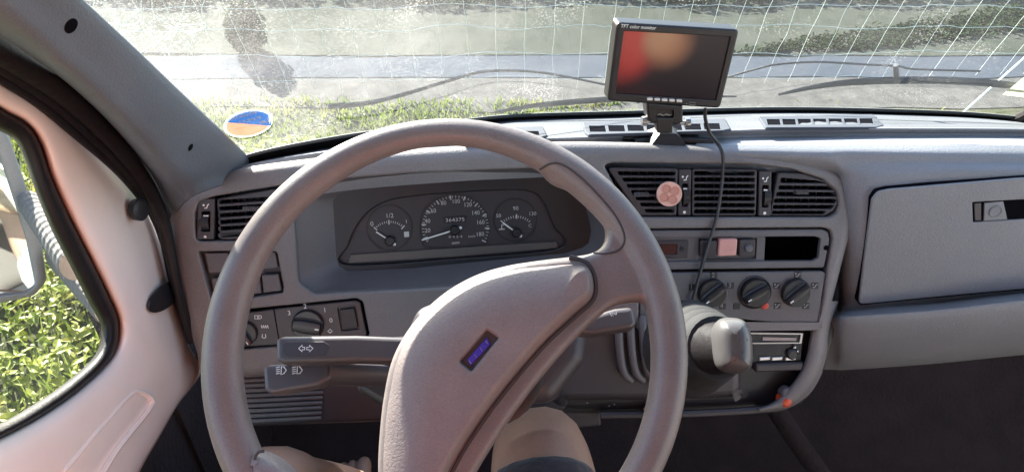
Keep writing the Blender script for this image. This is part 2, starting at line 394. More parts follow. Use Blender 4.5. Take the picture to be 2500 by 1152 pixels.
# bands of leafy clutter
def blades(name, m, spots, label, cat, kind='stuff'):
    vs = []; fs = []
    for (x, y, z, h, wd, lean, a) in spots:
        dx, dy = math.cos(a), math.sin(a); k = len(vs)
        lx, ly = math.cos(lean[0]) * lean[1], math.sin(lean[0]) * lean[1]
        vs += [(x - dx * wd, y - dy * wd, z), (x + dx * wd, y + dy * wd, z), (x + lx * .4 - dx * wd * .8, y + ly * .4 - dy * wd * .8, z + h * .6), (x + lx * .4 + dx * wd * .8, y + ly * .4 + dy * wd * .8, z + h * .6), (x + lx, y + ly, z + h)]
        fs += [(k, k + 1, k + 3, k + 2), (k + 2, k + 3, k + 4)]
    me = bpy.data.meshes.new(name); me.from_pydata(vs, [], fs); me.materials.append(m)
    o = bpy.data.objects.new(name, me); C.objects.link(o); return tag(o, label, cat, kind=kind)
sp = []
rnd = random.random
for i in range(26000):
    y = 2.4 + rnd() * (Yg - 2.3) ; x = -3.4 + rnd() * 6.2
    y += .10 * noise.noise(Vector((x * 2, 1, 1)))
    if noise.noise(Vector((x * 3, y * 5, 0))) < -.25 and rnd() < .7: continue
    if x > .75 + .5 * noise.noise(Vector((y * 3, x, 2))) and rnd() < .99: continue
    h = .015 + .035 * rnd(); sp.append((*gr(x, y), 0, h, .003 + rnd() * .003, (rnd() * 6.3, h * .8 * rnd()), rnd() * 3.14))
blades('verge_grass', M['grass'], sp, 'bright green grass growing in front of the van below the windscreen', 'grass')
def leaves(name, m, spots, label, cat, kind='stuff', lab=True):
    vs = []; fs = []
    for (p, sz, n) in spots:
        n = n.normalized(); u = n.orthogonal().normalized(); a = rnd() * 6.3; u = (Matrix.Rotation(a, 3, n) @ u); v = n.cross(u); k = len(vs)
        w_ = .33 + .2 * rnd()
        vs += [p - u * sz, p + v * sz * w_ - u * sz * .2, p + v * sz * w_ * .8 + u * sz * .4, p + u * sz - n * sz * .3, p - v * sz * w_ * .8 + u * sz * .4, p - v * sz * w_ - u * sz * .2, p + n * sz * -.12]
        fs += [(k, k + 6, k + 1), (k + 1, k + 6, k + 2), (k + 2, k + 6, k + 3), (k + 3, k + 6, k + 4), (k + 4, k + 6, k + 5), (k + 5, k + 6, k)]
    me = bpy.data.meshes.new(name); me.from_pydata(vs, [], fs); me.materials.append(m)
    o = bpy.data.objects.new(name, me); C.objects.link(o)
    return tag(o, label, cat, kind=kind)
sp = []
for i in range(44000):
    x = -.62 - 3.2 * rnd(); y = -2.4 + 5.4 * rnd()
    H = .16 + .22 * (noise.noise(Vector((x * 2.3, y * 2.3, 0))) + .5) + .08 * noise.noise(Vector((x * 9, y * 9, 4)))
    z = max(.01, H * (1 - rnd() ** 2 * .8)); sp.append((Vector((x, y, z)), .011 + .022 * rnd() ** 1.5, Vector((rnd() - .5, rnd() - .5, .55 + rnd() * .5))))
leaves('weed_patch', M['leaf'], sp, 'sunlit yellow green weeds growing outside the driver door window', 'weeds')
sp = []
for i in range(3500):
    x = -.7 - 3.1 * rnd(); y = -2.2 + 5.0 * rnd(); h = .15 + .25 * rnd()
    sp.append((x, y, 0, h, .004 + rnd() * .004, (rnd() * 6.3, h * .7 * rnd()), rnd() * 3.14))
blades('tall_grass', M['grass'], sp, 'tall grass stems standing among the weeds beside the driver door', 'grass')
# dark hedge beyond the track and dark leaves laid as a shadow stripe
sp = []
for i in range(16000):
    x = -5 + 13 * rnd(); y = gy(900, 6) + .25 * noise.noise(Vector((x, 0, 0))) + rnd() ** 1.5 * 1.6; z = .02 + rnd() * (.10 + .45 * min(1, max(0, (y - gy(900, 6)) / 1.5)))
    sp.append((Vector((*gr(x, y), z)), .02 + .03 * rnd(), Vector((rnd() - .5, -rnd(), rnd() * .8))))
tag(leaves('hedge', M['darkleaf'], sp, 'dark green hedge foliage behind the field, seen at the top of the windscreen', 'hedge'), None, None)
sp = []
for i in range(3600):
    t = rnd(); a = atz(1960, 122, .02); b = atz(2620, 28, .02); p = a.lerp(b, t)
    wd = .02 + .09 * t; p = p + Vector((rnd() - .5, (rnd() + rnd() - 1) * wd * 1.8, rnd() * .035 * (.3 + t)))
    sp.append((p, .012 + .018 * rnd(), Vector((rnd() - .5, rnd() - .5, .8))))
leaves('shadow_leaf_band', M['darkleaf'], sp, 'low band of dark leaves standing in for a shadow stripe across the field at right', 'shadow stripe')
# shrub with dark crown at upper left
def shrub(px, py, Y, rx, rz, n, label):
    c = aty(px, py, Y); t = thing('shrub', Vector((c.x, c.y, 0)), label, 'shrub')
    sp = []
    for i in range(n):
        d = Vector((random.gauss(0, 1), random.gauss(0, 1), random.gauss(0, 1))).normalized(); q = (.45 + .55 * rnd()) * (1 + .3 * noise.noise(d * 2.5))
        sp.append((Vector((c.x + d.x * rx * q, c.y + d.y * rx * q, max(.03, c.z + d.z * rz * q))), .02 + .02 * rnd(), d + Vector((rnd() - .5, rnd() - .5, rnd() - .5))))
    o = leaves('crown', M['darkleaf'], sp, None, None, kind=None); adopt(o, t)
    MB().tube([Vector((c.x, c.y, 0)), Vector((c.x + .02, c.y, c.z * .6)), Vector((c.x - .02, c.y, c.z + rz * .4))], lambda q: .03 * (1 - q * .6), 8).obj('trunk', M['bark'], t)
shrub(598, 75, 4.6, .12, .17, 3600, 'dark rounded shrub beyond the fence at upper left of the windscreen')
# fence
FV = (1275, 1590)
bp = atz(1500, 215, 0); dirv = ray(*FV).normalized()          # direction the upright wires run, downwards
fn = Vector((1, 0, 0)).cross(dirv).normalized(); fn = fn if fn.y < 0 else -fn
FP = Pl(bp, fn)
fence = thing('wire_fence', bp, 'galvanised square mesh wire fence standing between the van and the track', 'fence')
fm = MB()
xs = []; x = -420.
while x < 2950: xs.append(x); x += 74 if x < 1500 else 64
for x0 in xs:
    pts = []
    for k in range(15):
        py = -420 + (252 - (x0 > 1300) * 36 + random.uniform(-5, 9) + 420) * k / 14
        px = x0 + (FV[0] - x0) * py / FV[1] + random.gauss(0, 1.6)
        pts.append(FP.hit(px, py))
    fm.tube(pts, .0011, 5)
for base, am in ((-330, 4), (-250, 5), (-170, 5), (-95, 5), (-30, 5), (18, 7), (66, 8), (131, 8), (190, 6), (236, 5)):
    pts = []; sh = rnd() * 50
    for k in range(150):
        px = -500 + 3500 * k / 149
        if base > 200 and px > 1300: break
        py = base + am * 1.6 * noise.noise(Vector((px * .006, sh, base))) + am * .5 * noise.noise(Vector((px * .03, sh, 5))) + (20 if px < 1200 else 0) * (1200 - px) / 1200 * (base > 40)
        pts.append(FP.hit(px, py))
    fm.tube(pts, .0011, 5)
fm.obj('wire_mesh', M['wire'], fence, wn=False)
# crumpled loose wires at the left
cw = MB()
for pts in ([(232, 0), (228, 45), (300, 62), (340, 52), (345, 0)], [(452, 0), (435, 60), (415, 110), (410, 180), (395, 240)], [(335, 135), (380, 105), (430, 70), (480, 60)],
            [(298, 90), (295, 65), (350, 20)], [(480, 70), (460, 130), (455, 170), (440, 240)], [(500, 0), (492, 30), (505, 70)], [(370, 0), (380, 40), (455, 80), (500, 68)]):
    cw.tube([FP.hit(a + random.uniform(-2, 2), b, .03) for a, b in pts], .0022, 5, res=16)
cw.obj('loose_wire', M['wire'], fence, wn=False)
st = MB(); st.tube([atz(2345, 281, 0), aty(2440, 196, atz(2345, 281, 0).y), aty(2560, 90, atz(2345, 281, 0).y)], .0055, 8)
tag(st.obj('stake', M['stake']), 'pale slanting rod standing outside the right side of the windscreen', 'stake')
# ================================================================== VAN SHELL
def yb(px): return atz(px, 316, 1.505).y
PXA = (1250, 1500, 1900, 2250, 2450, 2700)
rowA = [aty(535, 440, .85), aty(605, 400, .86), aty(830, 355, .89), aty(1100, 316, .96)] + [aty(px, py, yb(px) + d) for px, py, d in zip(PXA, (293, 284, 273, 280, 292, 325), (.15, .18, .19, .18, .15, .08))]
rowB = [aty(560, 418, .83), aty(620, 398, .835), aty(840, 364, .84), aty(1100, 344, .83)] + [atz(px, py, 1.505) for px, py in zip(PXA, (339, 331, 313, 312, 313, 318))]
rowB2 = [p + Vector((0, -.002, -.002)) for p in rowB]
rowC = [aty(560, 430, .826), aty(620, 415, .826), aty(840, 384, .835), aty(1100, 359, .826)] + [rowB[4 + k] + (aty(px, py, rowB[4 + k].y - .001) - rowB[4 + k]) for k, (px, py) in enumerate(zip(PXA, (353, 345, 334, 332, 332, 336)))]
rowD = [aty(560, 450, .81), aty(620, 435, .81), aty(840, 400, .815), aty(1100, 378, .81)] + [atz(px, py, 1.492) for px, py in ((1250, 372), (1500, 363))] + [aty(px, py, yb(px) - .03) for px, py in zip(PXA[2:], (357, 354, 354, 358))]
dashboard = thing('dashboard', V(0, .85, -.85), 'wide grey moulded van dashboard under the windscreen', 'dashboard')
M['strip'] = mat('rear_strip_plastic', (.075, .079, .088), .7, GR, (9, (.095, .099, .11), .35, .7), spec=.2)
M['demist'] = mat('demister_plastic', (.045, .050, .064), .65, [(1500, .2)], spec=.2)
b = MB(); b.loft([rowA, rowB], 80, 1, True); strip = b.obj('rear_strip', M['strip'], dashboard, solid=.003)
b = MB(); b.loft([rowB, rowB2, rowC, rowD, [p + Vector((0, -.010, -.035)) for i, p in enumerate(rowD)]], 80, 3)
toppad = b.obj('top_pad', M['dash'], dashboard, sharp=30, solid=.004)
pxs = (1700, 2000, 2078, 2300, 2500, 2780)
def prow(pys, Ys): return [aty(px, py, yb(px) + Y) for px, py, Y in zip(pxs, pys, Ys)]
rows = [prow((350, 350, 350, 350, 350, 354), (-.028, -.028, -.028, -.027, -.027, -.027)),
        prow((372, 372, 372, 374, 376, 380), (-.043, -.045, -.045, -.045, -.045, -.045)),
        prow((392, 392, 394, 396, 398, 400), (-.040, -.050, -.050, -.052, -.053, -.054)),
        prow((415, 415, 415, 412, 410, 408), (-.02, -.044, -.056, -.060, -.061, -.062)),
        prow((440, 440, 438, 432, 428, 424), (.01, -.02, -.061, -.066, -.067, -.068)),
        prow((500, 500, 498, 490, 480, 470), (.01, .0, -.073, -.075, -.075, -.075)),
        prow((600, 600, 600, 590, 580, 570), (.0, -.0, -.088, -.088, -.088, -.088)),
        prow((700, 700, 700, 690, 675, 660), (.0, .0, -.098, -.098, -.098, -.098)),
        prow((752, 752, 750, 732, 710, 690), (.0, -.02, -.103, -.102, -.102, -.102)),
        prow((768, 768, 764, 746, 722, 702), (-.04, -.09, -.125, -.128, -.128, -.128)),
        prow((790, 785, 780, 764, 742, 722), (-.06, -.11, -.142, -.146, -.146, -.146)),
        prow((850, 845, 840, 826, 806, 786), (-.06, -.11, -.138, -.142, -.142, -.142)),
        prow((900, 895, 892, 876, 856, 836), (-.03, -.07, -.10, -.10, -.10, -.10)),
        prow((905, 902, 902, 886, 866, 846), (.06, .05, .02, .02, .02, .02))]
b = MB(); b.loft(rows, 40, 4); paspad = b.obj('passenger_pad', M['dash'], dashboard, sharp=60, solid=.004)
from mathutils.bvhtree import BVHTree
def bvh(o, ev=False):
    if ev:
        dg = bpy.context.evaluated_depsgraph_get(); e = o.evaluated_get(dg); me = e.to_mesh()
        t = BVHTree.FromPolygons([v.co.copy() for v in me.vertices], [tuple(p.vertices) for p in me.polygons]); e.to_mesh_clear(); return t
    return BVHTree.FromPolygons([v.co.copy() for v in o.data.vertices], [tuple(p.vertices) for p in o.data.polygons])
def cast(T, px, py, off=0):
    d = ray(px, py).normalized(); best = None
    for t in (T if isinstance(T, list) else [T]):
        h = t.ray_cast(O, d)
        if h[0] is not None and (best is None or h[3] < best[3]): best = h
    if best is None: return None
    n = best[1] if best[1].dot(d) < 0 else -best[1]
    return best[0] + n * off
Ttop = [bvh(toppad), bvh(strip)]
# windscreen
SL = R(50); updir = Vector((0, -math.cos(SL), math.sin(SL)))
base = [p + Vector((0, .004, -.006)) for p in rowA]
tops = [p + updir * (.98 if i > 2 else .9) + Vector((0, -.02, 0)) for i, p in enumerate(base)]
tops = [Vector((p.x, p.y, 2.235)) for p in tops]
mids = [a.lerp(c, .5) + Vector((0, .012, .010)) for a, c in zip(base, tops)]
ws = thing('windscreen', base[5], 'large dusty windscreen with dried droplets over the dashboard', 'windscreen')
b = MB(); b.loft([base, mids, tops], 60, 6); b.obj('glass', M['screen'], ws, wn=False)
WSn = Vector((0, -math.sin(SL), -math.cos(SL)))
Tws = bvh(bpy.data.objects['glass'])
def onws(px, py, off=0):      # a point on the windscreen sheet, moved off along its normal (minus = outside)
    q = cast(Tws, px, py)
    if q is None: q = cast(Tws, px, py - 14) or aty(px, py, .9)
    return q + WSn * off
# black printed band and rubber at the foot
bpx = (535, 605, 830, 1100) + PXA; bpy_ = (425, 383, 337, 302, 286, 278, 268, 275, 287, 318)
lo1 = [p + Vector((0, -.004, -.001)) for p in rowA]; up1 = [aty(x, y, p.y - .012) for x, y, p in zip(bpx, bpy_, rowA)]; up2 = [aty(x, y - 7, p.y - .016) for x, y, p in zip(bpx, bpy_, rowA)]
b = MB(); b.loft([lo1, up1], 80, 1, True); b.obj('rubber_edge', M['rubber'], ws, solid=.001)
b = MB(); b.loft([up1, up2], 80, 1, True); b.obj('dotted_band', mat('printed_band', (.16, .17, .17), .6), ws, solid=.001)
# right corner seal (black)
b = MB(); b.tube([onws(2425, 296, .006), onws(2455, 288, .008), onws(2520, 258, .01), onws(2600, 215, .01), onws(2750, 120, .01)], .0085, 8, res=14); b.obj('corner_seal', M['rubber'], ws)
# shell: roof, back, floor, bulkhead
shell = thing('van_cab', V(.4, 0, -1.3), 'dark footwell, bulkhead and lined shell of the van cab around the seats', 'van cab')
def boxm(x0, x1, y0, y1, z0, z1):
    b = MB(); v = [V(x, y, z) for x in (x0, x1) for y in (y0, y1) for z in (z0, z1)]
    return b.add(v, [(0, 1, 3, 2), (4, 6, 7, 5), (0, 4, 5, 1), (2, 3, 7, 6), (0, 2, 6, 4), (1, 5, 7, 3)])
boxm(-.62, 1.75, -1.4, .36, .235, .27).obj('roof', M['lining'], shell)
boxm(-.62, 1.75, -1.44, -1.4, -1.4, .27).obj('rear_wall', M['lining'], shell)
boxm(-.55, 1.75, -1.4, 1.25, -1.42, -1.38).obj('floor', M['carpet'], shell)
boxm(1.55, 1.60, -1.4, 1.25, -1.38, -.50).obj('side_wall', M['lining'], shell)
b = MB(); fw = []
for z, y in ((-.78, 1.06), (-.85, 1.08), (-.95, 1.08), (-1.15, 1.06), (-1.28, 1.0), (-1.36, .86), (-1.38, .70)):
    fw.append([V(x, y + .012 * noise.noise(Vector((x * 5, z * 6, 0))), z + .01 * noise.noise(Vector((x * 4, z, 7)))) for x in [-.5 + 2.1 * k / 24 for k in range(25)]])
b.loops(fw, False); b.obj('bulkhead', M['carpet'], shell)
b = MB(); b.plate(Pl(V(.7, .75, -1.377), Vector((0, 0, 1))), [(-.42, -.3), (.45, -.34), (.40, .22), (-.30, .24)], .004, .004, .002, fil=.03, uv=True); b.obj('floor_mat', mat('rubber_mat', (.030, .025, .028), .7, [(300, .5)]), shell)
# raised carpet folds / wheel arch on passenger side
b = MB(); b.tube([V(.50, 1.02, -.95), V(.56, .92, -1.12), V(.70, .78, -1.30), V(.8, .66, -1.38)], .02, 10, res=12)
b.obj('carpet_ridge', M['carpet'], shell)
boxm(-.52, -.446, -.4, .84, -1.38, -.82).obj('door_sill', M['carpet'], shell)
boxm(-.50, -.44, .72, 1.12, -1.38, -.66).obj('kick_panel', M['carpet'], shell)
# ================================================================== A PILLAR, SEAL, DOOR
pil = thing('pillar_trim', atx(500, 440, -.3), 'blue grey plastic windscreen pillar trim with two fixing holes at left', 'pillar trim')
P0 = [atx(-60, -260, -.27), atx(80, -115, -.275), atx(200, 0, -.283), atx(330, 122, -.285), atx(450, 238, -.286), atx(560, 342, -.287), atx(604, 386, -.29), atx(603, 410, -.294)]
P0b = [p + (p - O).normalized() * .03 + Vector((-.006, 0, 0)) for p in P0]
Pm = [atx(-120, -205, -.283), atx(22, -60, -.288), atx(135, 52, -.294), atx(262, 175, -.298), atx(380, 300, -.300), atx(495, 400, -.304), atx(545, 425, -.308), atx(552, 448, -.31)]
P1 = [atx(-200, -160, -.295), atx(-50, -10, -.30), atx(75, 100, -.308), atx(205, 215, -.314), atx(315, 320, -.318), atx(410, 425, -.322), atx(455, 458, -.325), atx(468, 482, -.33)]
P2 = [atx(-240, -130, -.345), atx(-90, 30, -.35), atx(45, 118, -.36), atx(165, 205, -.368), atx(270, 305, -.374), atx(365, 420, -.38), atx(402, 490, -.385), atx(422, 530, -.39)]
b = MB(); b.loft([P0b, P0, Pm, P1, P2], 50, 4); b.obj('trim_panel', M['pillar'], pil, sharp=60, solid=.003)
Tpil = bvh(bpy.data.objects['trim_panel'])
def Tpn(px, py):
    d = ray(px, py).normalized(); n = Tpil.ray_cast(O, d)[1]; return n if n.dot(d) < 0 else -n
pq = Pl(Pm[3], (Pm[4] - Pm[2]).cross(P0[3] - P1[3]).normalized() * (-1 if (Pm[4] - Pm[2]).cross(P0[3] - P1[3]).y > 0 else 1))
for (px, py, rr, k_) in ((173, 64, .0062, 2), (465, 360, .0042, 5)):
    MB().lathe(cast(Tpil, px, py, .0002), Tpn(px, py), [(rr, -.004), (rr, .0002), (rr * .8, .0006), (rr * .3, .0006)], 18).obj('fixing_hole', M['deep'], pil)
seal = thing('door_seal', atx(300, 400, -.37), 'black rubber door seal curving beside the pillar trim', 'door seal')
sm = [(-240, -60), (-90, 65), (30, 145), (135, 215), (235, 305), (325, 405), (385, 505), (410, 590), (432, 700), (470, 830)]
kk = (1, 1, 1, .95, .85, .6, .35, .2, .15, .1)
b = MB(); b.tube([atx(x, y, -.378) for x, y in sm], lambda t: .0125 - .0075 * max(0, t - .35) / .65, 12, res=60); b.obj('bulb', M['rubber'], seal, sharp=70)
b = MB(); b.tube([atx(x - 30 * k, y + 24 * k, -.384) for (x, y), k in zip(sm, kk)], .0055, 8, res=60); b.tube([atx(x - 48 * k, y + 36 * k, -.388) for (x, y), k in zip(sm, kk)], .0045, 8, res=60); b.obj('lip', M['rubber'], seal, sharp=70)
b = MB(); b.loft([[atx(x + 60 * max(k, .9), y - 44 * max(k, .9), -.392) for (x, y), k in zip(sm, kk)], [atx(x - 60 * k, y + 60 * k, -.402) for (x, y), k in zip(sm, kk)]], 50, 1, True); b.obj('flange', M['rubber'], seal)
door = thing('driver_door', atx(300, 1100, -.42), 'pinkish white painted driver door frame with black edged window', 'van door')
outp = [(-90, 70), (0, 172), (110, 238), (200, 320), (300, 430), (350, 500), (395, 610), (425, 720), (460, 840), (492, 905), (436, 985), (392, 1060), (340, 1152), (280, 1280)]
inp = [(-110, 190), (0, 265), (62, 300), (96, 345), (125, 430), (165, 520), (215, 620), (262, 715), (290, 790), (275, 868), (200, 945), (100, 1015), (0, 1068), (-140, 1130)]
rubp = [(-130, 250), (-10, 315), (38, 345), (62, 395), (88, 470), (125, 560), (172, 650), (215, 735), (247, 800), (232, 866), (165, 930), (80, 988), (-10, 1038), (-150, 1090)]
def mixp(a, c, t): return [(x0 * (1 - t) + x1 * t, y0 * (1 - t) + y1 * t) for (x0, y0), (x1, y1) in zip(a, c)]
b = MB(); prof = ((0, -.402), (.06, -.398), (.2, -.395), (.45, -.391), (.75, -.392), (.92, -.397), (1, -.406), (1.02, -.42))
b.loft([[atx(x, y, X) for x, y in mixp(outp, inp, t)] for t, X in prof], 90, 3); b.obj('door_frame', M['paint'], door, sharp=70, solid=.004)
b = MB(); b.loft([[atx(x, y, X) for x, y in mixp(inp, rubp, t)] for t, X in ((-.06, -.412), (.05, -.400), (.3, -.397), (.6, -.400), (.85, -.406), (1.0, -.420))], 90, 3); b.obj('window_rubber', M['rubber'], door, sharp=70, solid=.004)
b = MB(); b.add([V(-.425, y, z) for y, z in ((-.5, -.62), (.62, -.66), (.62, .1), (-.5, .2))], [(0, 1, 2, 3)]); b.obj('window_glass', M['sideglass'], door, wn=False)
b = MB(); b.add([V(-.425, y, z) for y, z in ((-.8, -1.36), (.72, -1.36), (.60, -.84), (-.8, -.74))], [(0, 1, 2, 3)]); b.obj('door_panel', M['panel'], door, solid=.02)
# pressed channel on the lower frame, small bracket marks
b = MB()
ch = [(150, 1152), (245, 1040), (318, 962), (345, 958), (368, 972), (362, 1000), (290, 1090), (240, 1170)]
b.tube([atx(x, y, -.3925) for x, y in ch], .0034, 8, res=40, flat=1.0); b.obj('pressed_rib', M['paint'], door)
DP = Pl(atx(340, 700, -.394), Vector((1, -.25, .1)))
b = MB(); q = DP.uv(345, 512, 0); b.lathe(atx(345, 512, -.380), Vector((1, -.25, .1)), [(.0125, -.008), (.0130, .0), (.011, .0015), (.006, .0022)], 24); b.obj('rubber_buffer', M['black'], door)
b = MB(); L_ = [[atx(402 + math.cos(a) * 42 * s_, 724 + math.sin(a) * 32 * s_ - math.cos(a) * 22 * s_, X) for a in [2 * math.pi * k / 28 for k in range(28)]] for s_, X in ((1, -.402), (1, -.3885), (.86, -.3865), (.4, -.386))]
b.loops(L_, True, False, True); b.obj('cable_gaiter', M['black'], door)
for pts in ([(340, 765), (338, 800), (330, 868)], [(295, 792), (300, 806), (334, 804)], [(285, 866), (312, 866), (328, 868)]):
    pass
# wing mirror outside
mir = thing('wing_mirror', atx(100, 600, -.62), 'grey wing mirror on two ribbed arms outside the driver window', 'wing mirror')
MP = Pl(atx(60, 560, -.64), Vector((.62, -1, .25)))
case = [(-260, 180), (-40, 230), (25, 345), (60, 450), (98, 560), (116, 690), (85, 728), (0, 745), (-260, 790)]
b = MB(); b.plate(MP, case, 0, .05, .010, fil=.02, holes=[([(-240, 215), (-60, 262), (-6, 365), (28, 470), (62, 575), (88, 700), (60, 716), (-20, 725), (-240, 765)], .012, .003, .008)], back=True); b.obj('casing', M['mirrorcase'], mir)
b = MB(); b.plate(MP, [(-240, 215), (-60, 262), (-6, 365), (28, 470), (62, 575), (88, 700), (60, 716), (-20, 725), (-240, 765)], -.006, .003, .0005, fil=.012); b.obj('mirror_glass', M['mirrorglass'], mir)
M['arm'] = mat('mirror_arm_rubber', (.13, .12, .11), .85, [(300, .3)])
def ribbed(p0, p1, r0):
    path = [p0.lerp(p1, k / 60) for k in range(61)]
    b = MB().tube(path, lambda t: r0 * (1 + .10 * (1 if int(t * 26) % 2 else 0)), 16, flat=.8); return b
ribbed(atx(72, 495, -.62), atx(180, 650, -.47), .0185).obj('arm', M['arm'], mir, sharp=20)
ribbed(atx(138, 625, -.62), atx(262, 760, -.47), .0185).obj('arm', M['arm'], mir, sharp=20)
# ================================================================== FASCIA
F = sect(.80, -.50, .70, -.705)
cowl = [(404, 600), (405, 540), (420, 500), (455, 468), (520, 438), (600, 411), (860, 379), (1100, 360), (1340, 349), (1560, 351), (1760, 359), (1900, 373), (1990, 391), (2050, 413), (2080, 442), (2091, 490),
        (2088, 560), (2068, 640), (2045, 730), (2028, 790), (2021, 808), (2008, 815), (1980, 815), (1900, 815), (1640, 813), (1480, 812), (1430, 820), (1390, 860), (1350, 900), (1300, 912), (1000, 915), (700, 925), (500, 925), (470, 860), (432, 745), (410, 660)]
binn = [(712, 470), (722, 600), (728, 690), (765, 718), (1000, 706), (1440, 680), (1480, 655), (1490, 560), (1462, 470), (1400, 424), (1300, 412), (1000, 424), (860, 436), (740, 452)]
lv = [(474, 520), (484, 492), (520, 480), (600, 466), (684, 453), (694, 462), (655, 588), (478, 590), (474, 560)]
sb = [(482, 614), (660, 612), (676, 616), (692, 700), (690, 716), (610, 728), (515, 738)]
cv = [(1474, 403), (1500, 398), (1840, 401), (1930, 412), (2010, 438), (2044, 468), (2050, 500), (2042, 524), (2024, 531), (1560, 531), (1540, 524)]
rp = [(1560, 559), (2010, 556), (2028, 562), (2033, 585), (2022, 650), (2000, 800), (1560, 806)]
lp = [(512, 770), (530, 762), (700, 745), (870, 728), (886, 736), (902, 818), (890, 832), (520, 858)]
b = MB(); b.plate(F, cowl, 0, .09, .017, smooth=150, seg=7, taper=.034, holes=[(binn, .012, .004, .012), (lv, .006, .002, .026), (sb, .004, .002, .02), (cv, .010, .0035, .03), (rp, .006, .003, .012), (lp, .006, .002, .010)])
b.obj('fascia', M['face'], dashboard, sharp=50)
b = MB(); b.plate(F, [(440, 480), (1000, 380), (1500, 372), (1980, 400), (2070, 470), (2040, 700), (1990, 890), (1000, 900), (480, 900)], -.078, .004, .001); b.obj('rear_shell', M['black'], dashboard)
# cavity walls behind the openings
def tunnel(name, m, outl, px2, w0, w1, parent, fil=.012, pl=F, cap=False, n=120, r2=None):
    q0 = ccw(fillet(ccw([Vector(pl.uv(a, c, w0)) for a, c in outl]), fil, 6))
    q1 = ccw(fillet(ccw([Vector(pl.uv(a, c, w1)) for a, c in px2]), fil if r2 is None else r2, 6))
    # resample both by angle about their centres
    def byang(q):
        c = sum(q, Vector((0, 0))) / len(q); res = []
        for k in range(n):
            a = 2 * math.pi * k / n; d = Vector((math.cos(a), math.sin(a))); best = None
            for i in range(len(q)):
                A, B = q[i] - c, q[(i + 1) % len(q)] - c; e = B - A; den = d.x * e.y - d.y * e.x
                if abs(den) < 1e-12: continue
                t = (A.x * e.y - A.y * e.x) / den; s_ = (A.x * d.y - A.y * d.x) / den
                if t > 0 and -1e-6 <= s_ <= 1 + 1e-6: best = t if best is None else max(best, t)
            res.append(c + d * (best or .01))
        return res
    a, c = byang(q0), byang(q1)
    L = [[pl.at(*(a[i].lerp(c[i], t)), w0 + (w1 - w0) * t) for i in range(n)] for t in (0, .25, .5, .75, 1)]
    b = MB().loops(L, True, False, cap); return b.obj(name, m, parent, fixn=True)
frame_in = [(812, 478), (822, 640), (836, 662), (1000, 655), (1380, 618), (1436, 600), (1444, 560), (1420, 470), (1380, 436), (1250, 428), (1000, 440), (860, 462)]
tunnel('binnacle_wall', M['panel'], binn, frame_in, -.011, -.055, dashboard)  # same plastic as the fascia; darker material paints in the recess shade
# instrument cluster
G = F.up(-.055)
ic = thing('instrument_cluster', G.hit(1110, 655), 'dark instrument cluster with three dials behind the steering wheel', 'instrument cluster')
b = MB(); b.plate(G, [(780, 400), (780, 690), (1500, 690), (1500, 380)], 0, .02, .001, holes=[([(846, 646), (850, 600), (880, 540), (930, 498), (1010, 480), (1200, 466), (1290, 468), (1325, 492), (1350, 550), (1364, 606), (1100, 632)], .006, .002, .010, 0, 90)]); b.obj('hood', M['black'], ic)
H_ = F.up(-.062)
b = MB(); b.plate(H_, [(820, 690), (820, 440), (1400, 430), (1400, 660)], 0, .004, .0005); b.obj('dial_board', M['cluster'], ic)
b = MB(); b.plate(H_, [(856, 622), (1358, 590), (1364, 606), (1100, 628), (850, 643)], .004, .004, .001); b.obj('sill_strip', mat('warm_grey_strip', (.10, .085, .075), .45), ic)
def ring(pl, cx, cy, rx, a0=0, a1=360, wpx=3, off=.001, n=60, ry=None):
    return [(cx + rx * math.cos(R(a0 + (a1 - a0) * i / n)), cy - (ry or rx) * math.sin(R(a0 + (a1 - a0) * i / n))) for i in range(n + (0 if a1 - a0 == 360 else 1))]
def dial(cx, cy, r_, label):
    d = MB(); d.ribbon(H_, ring(H_, cx, cy, r_), 3.4, .0012, True); d.disc(H_, cx, cy, r_, .0006, n=50)
    o = d.obj('dial', M['dialring'], ic, wn=False); o['label'] = label; return o
M['dialface'] = mat('dial_face', (.036, .030, .034), .5)
def dface(o, cx, cy, r_): pass
fuel = MB(); fuel.ribbon(H_, ring(H_, 951, 556, 55), 3.2, .0012, True); fo = fuel.obj('dial', M['dialring'], ic, wn=False); fo['label'] = 'fuel gauge'
spd = MB(); spo = [(1040, 602), (1030, 580), (1026, 555), (1032, 520), (1052, 495), (1080, 480), (1112, 475), (1145, 482), (1172, 500), (1190, 530), (1194, 560), (1190, 582), (1180, 596), (1110, 604)]
spd.ribbon(H_, [(q.x, q.y) for q in cr([Vector((a, c)) for a, c in spo], 70, True)], 3.0, .0012, True); so = spd.obj('dial', M['dialring'], ic, wn=False); so['label'] = 'speedometer'
tmp = MB(); tmp.ribbon(H_, ring(H_, 1258, 537, 52), 2.8, .0012, True); to = tmp.obj('dial', M['dialring'], ic, wn=False); to['label'] = 'temperature gauge'
def ticks(b, cx, cy, r0, r1, angs, wpx, yk=1.):
    for a in angs: b.ribbon(H_, [(cx + r0 * math.cos(R(a)), cy - r0 * math.sin(R(a)) * yk), (cx + r1 * math.cos(R(a)), cy - r1 * math.sin(R(a)) * yk)], wpx, .0016)
b = MB(); ticks(b, 952, 590, 46, 51, [138 - k * 6.4 for k in range(15)], 1.6); ticks(b, 952, 590, 42, 53, [138, 93, 48], 3.2)
b.text(H_, 908, 547, '0', 12, .0016, .06); b.text(H_, 951, 527, '1/2', 11, .0016, .06); b.text(H_, 992, 541, '1', 9, .0016, .06)
b.plate(H_, [(986, 566), (998, 565), (999, 578), (987, 579)], .0018, .001, .0001); b.obj('scale', M['dimwhite'], fo, flat=True)
b = MB(); ticks(b, 1112, 556, 76, 82, [199 - k * 5.76 for k in range(40)], 1.3, .96); ticks(b, 1112, 556, 72, 83, [199 - k * 25 for k in range(10)], 3, .96)
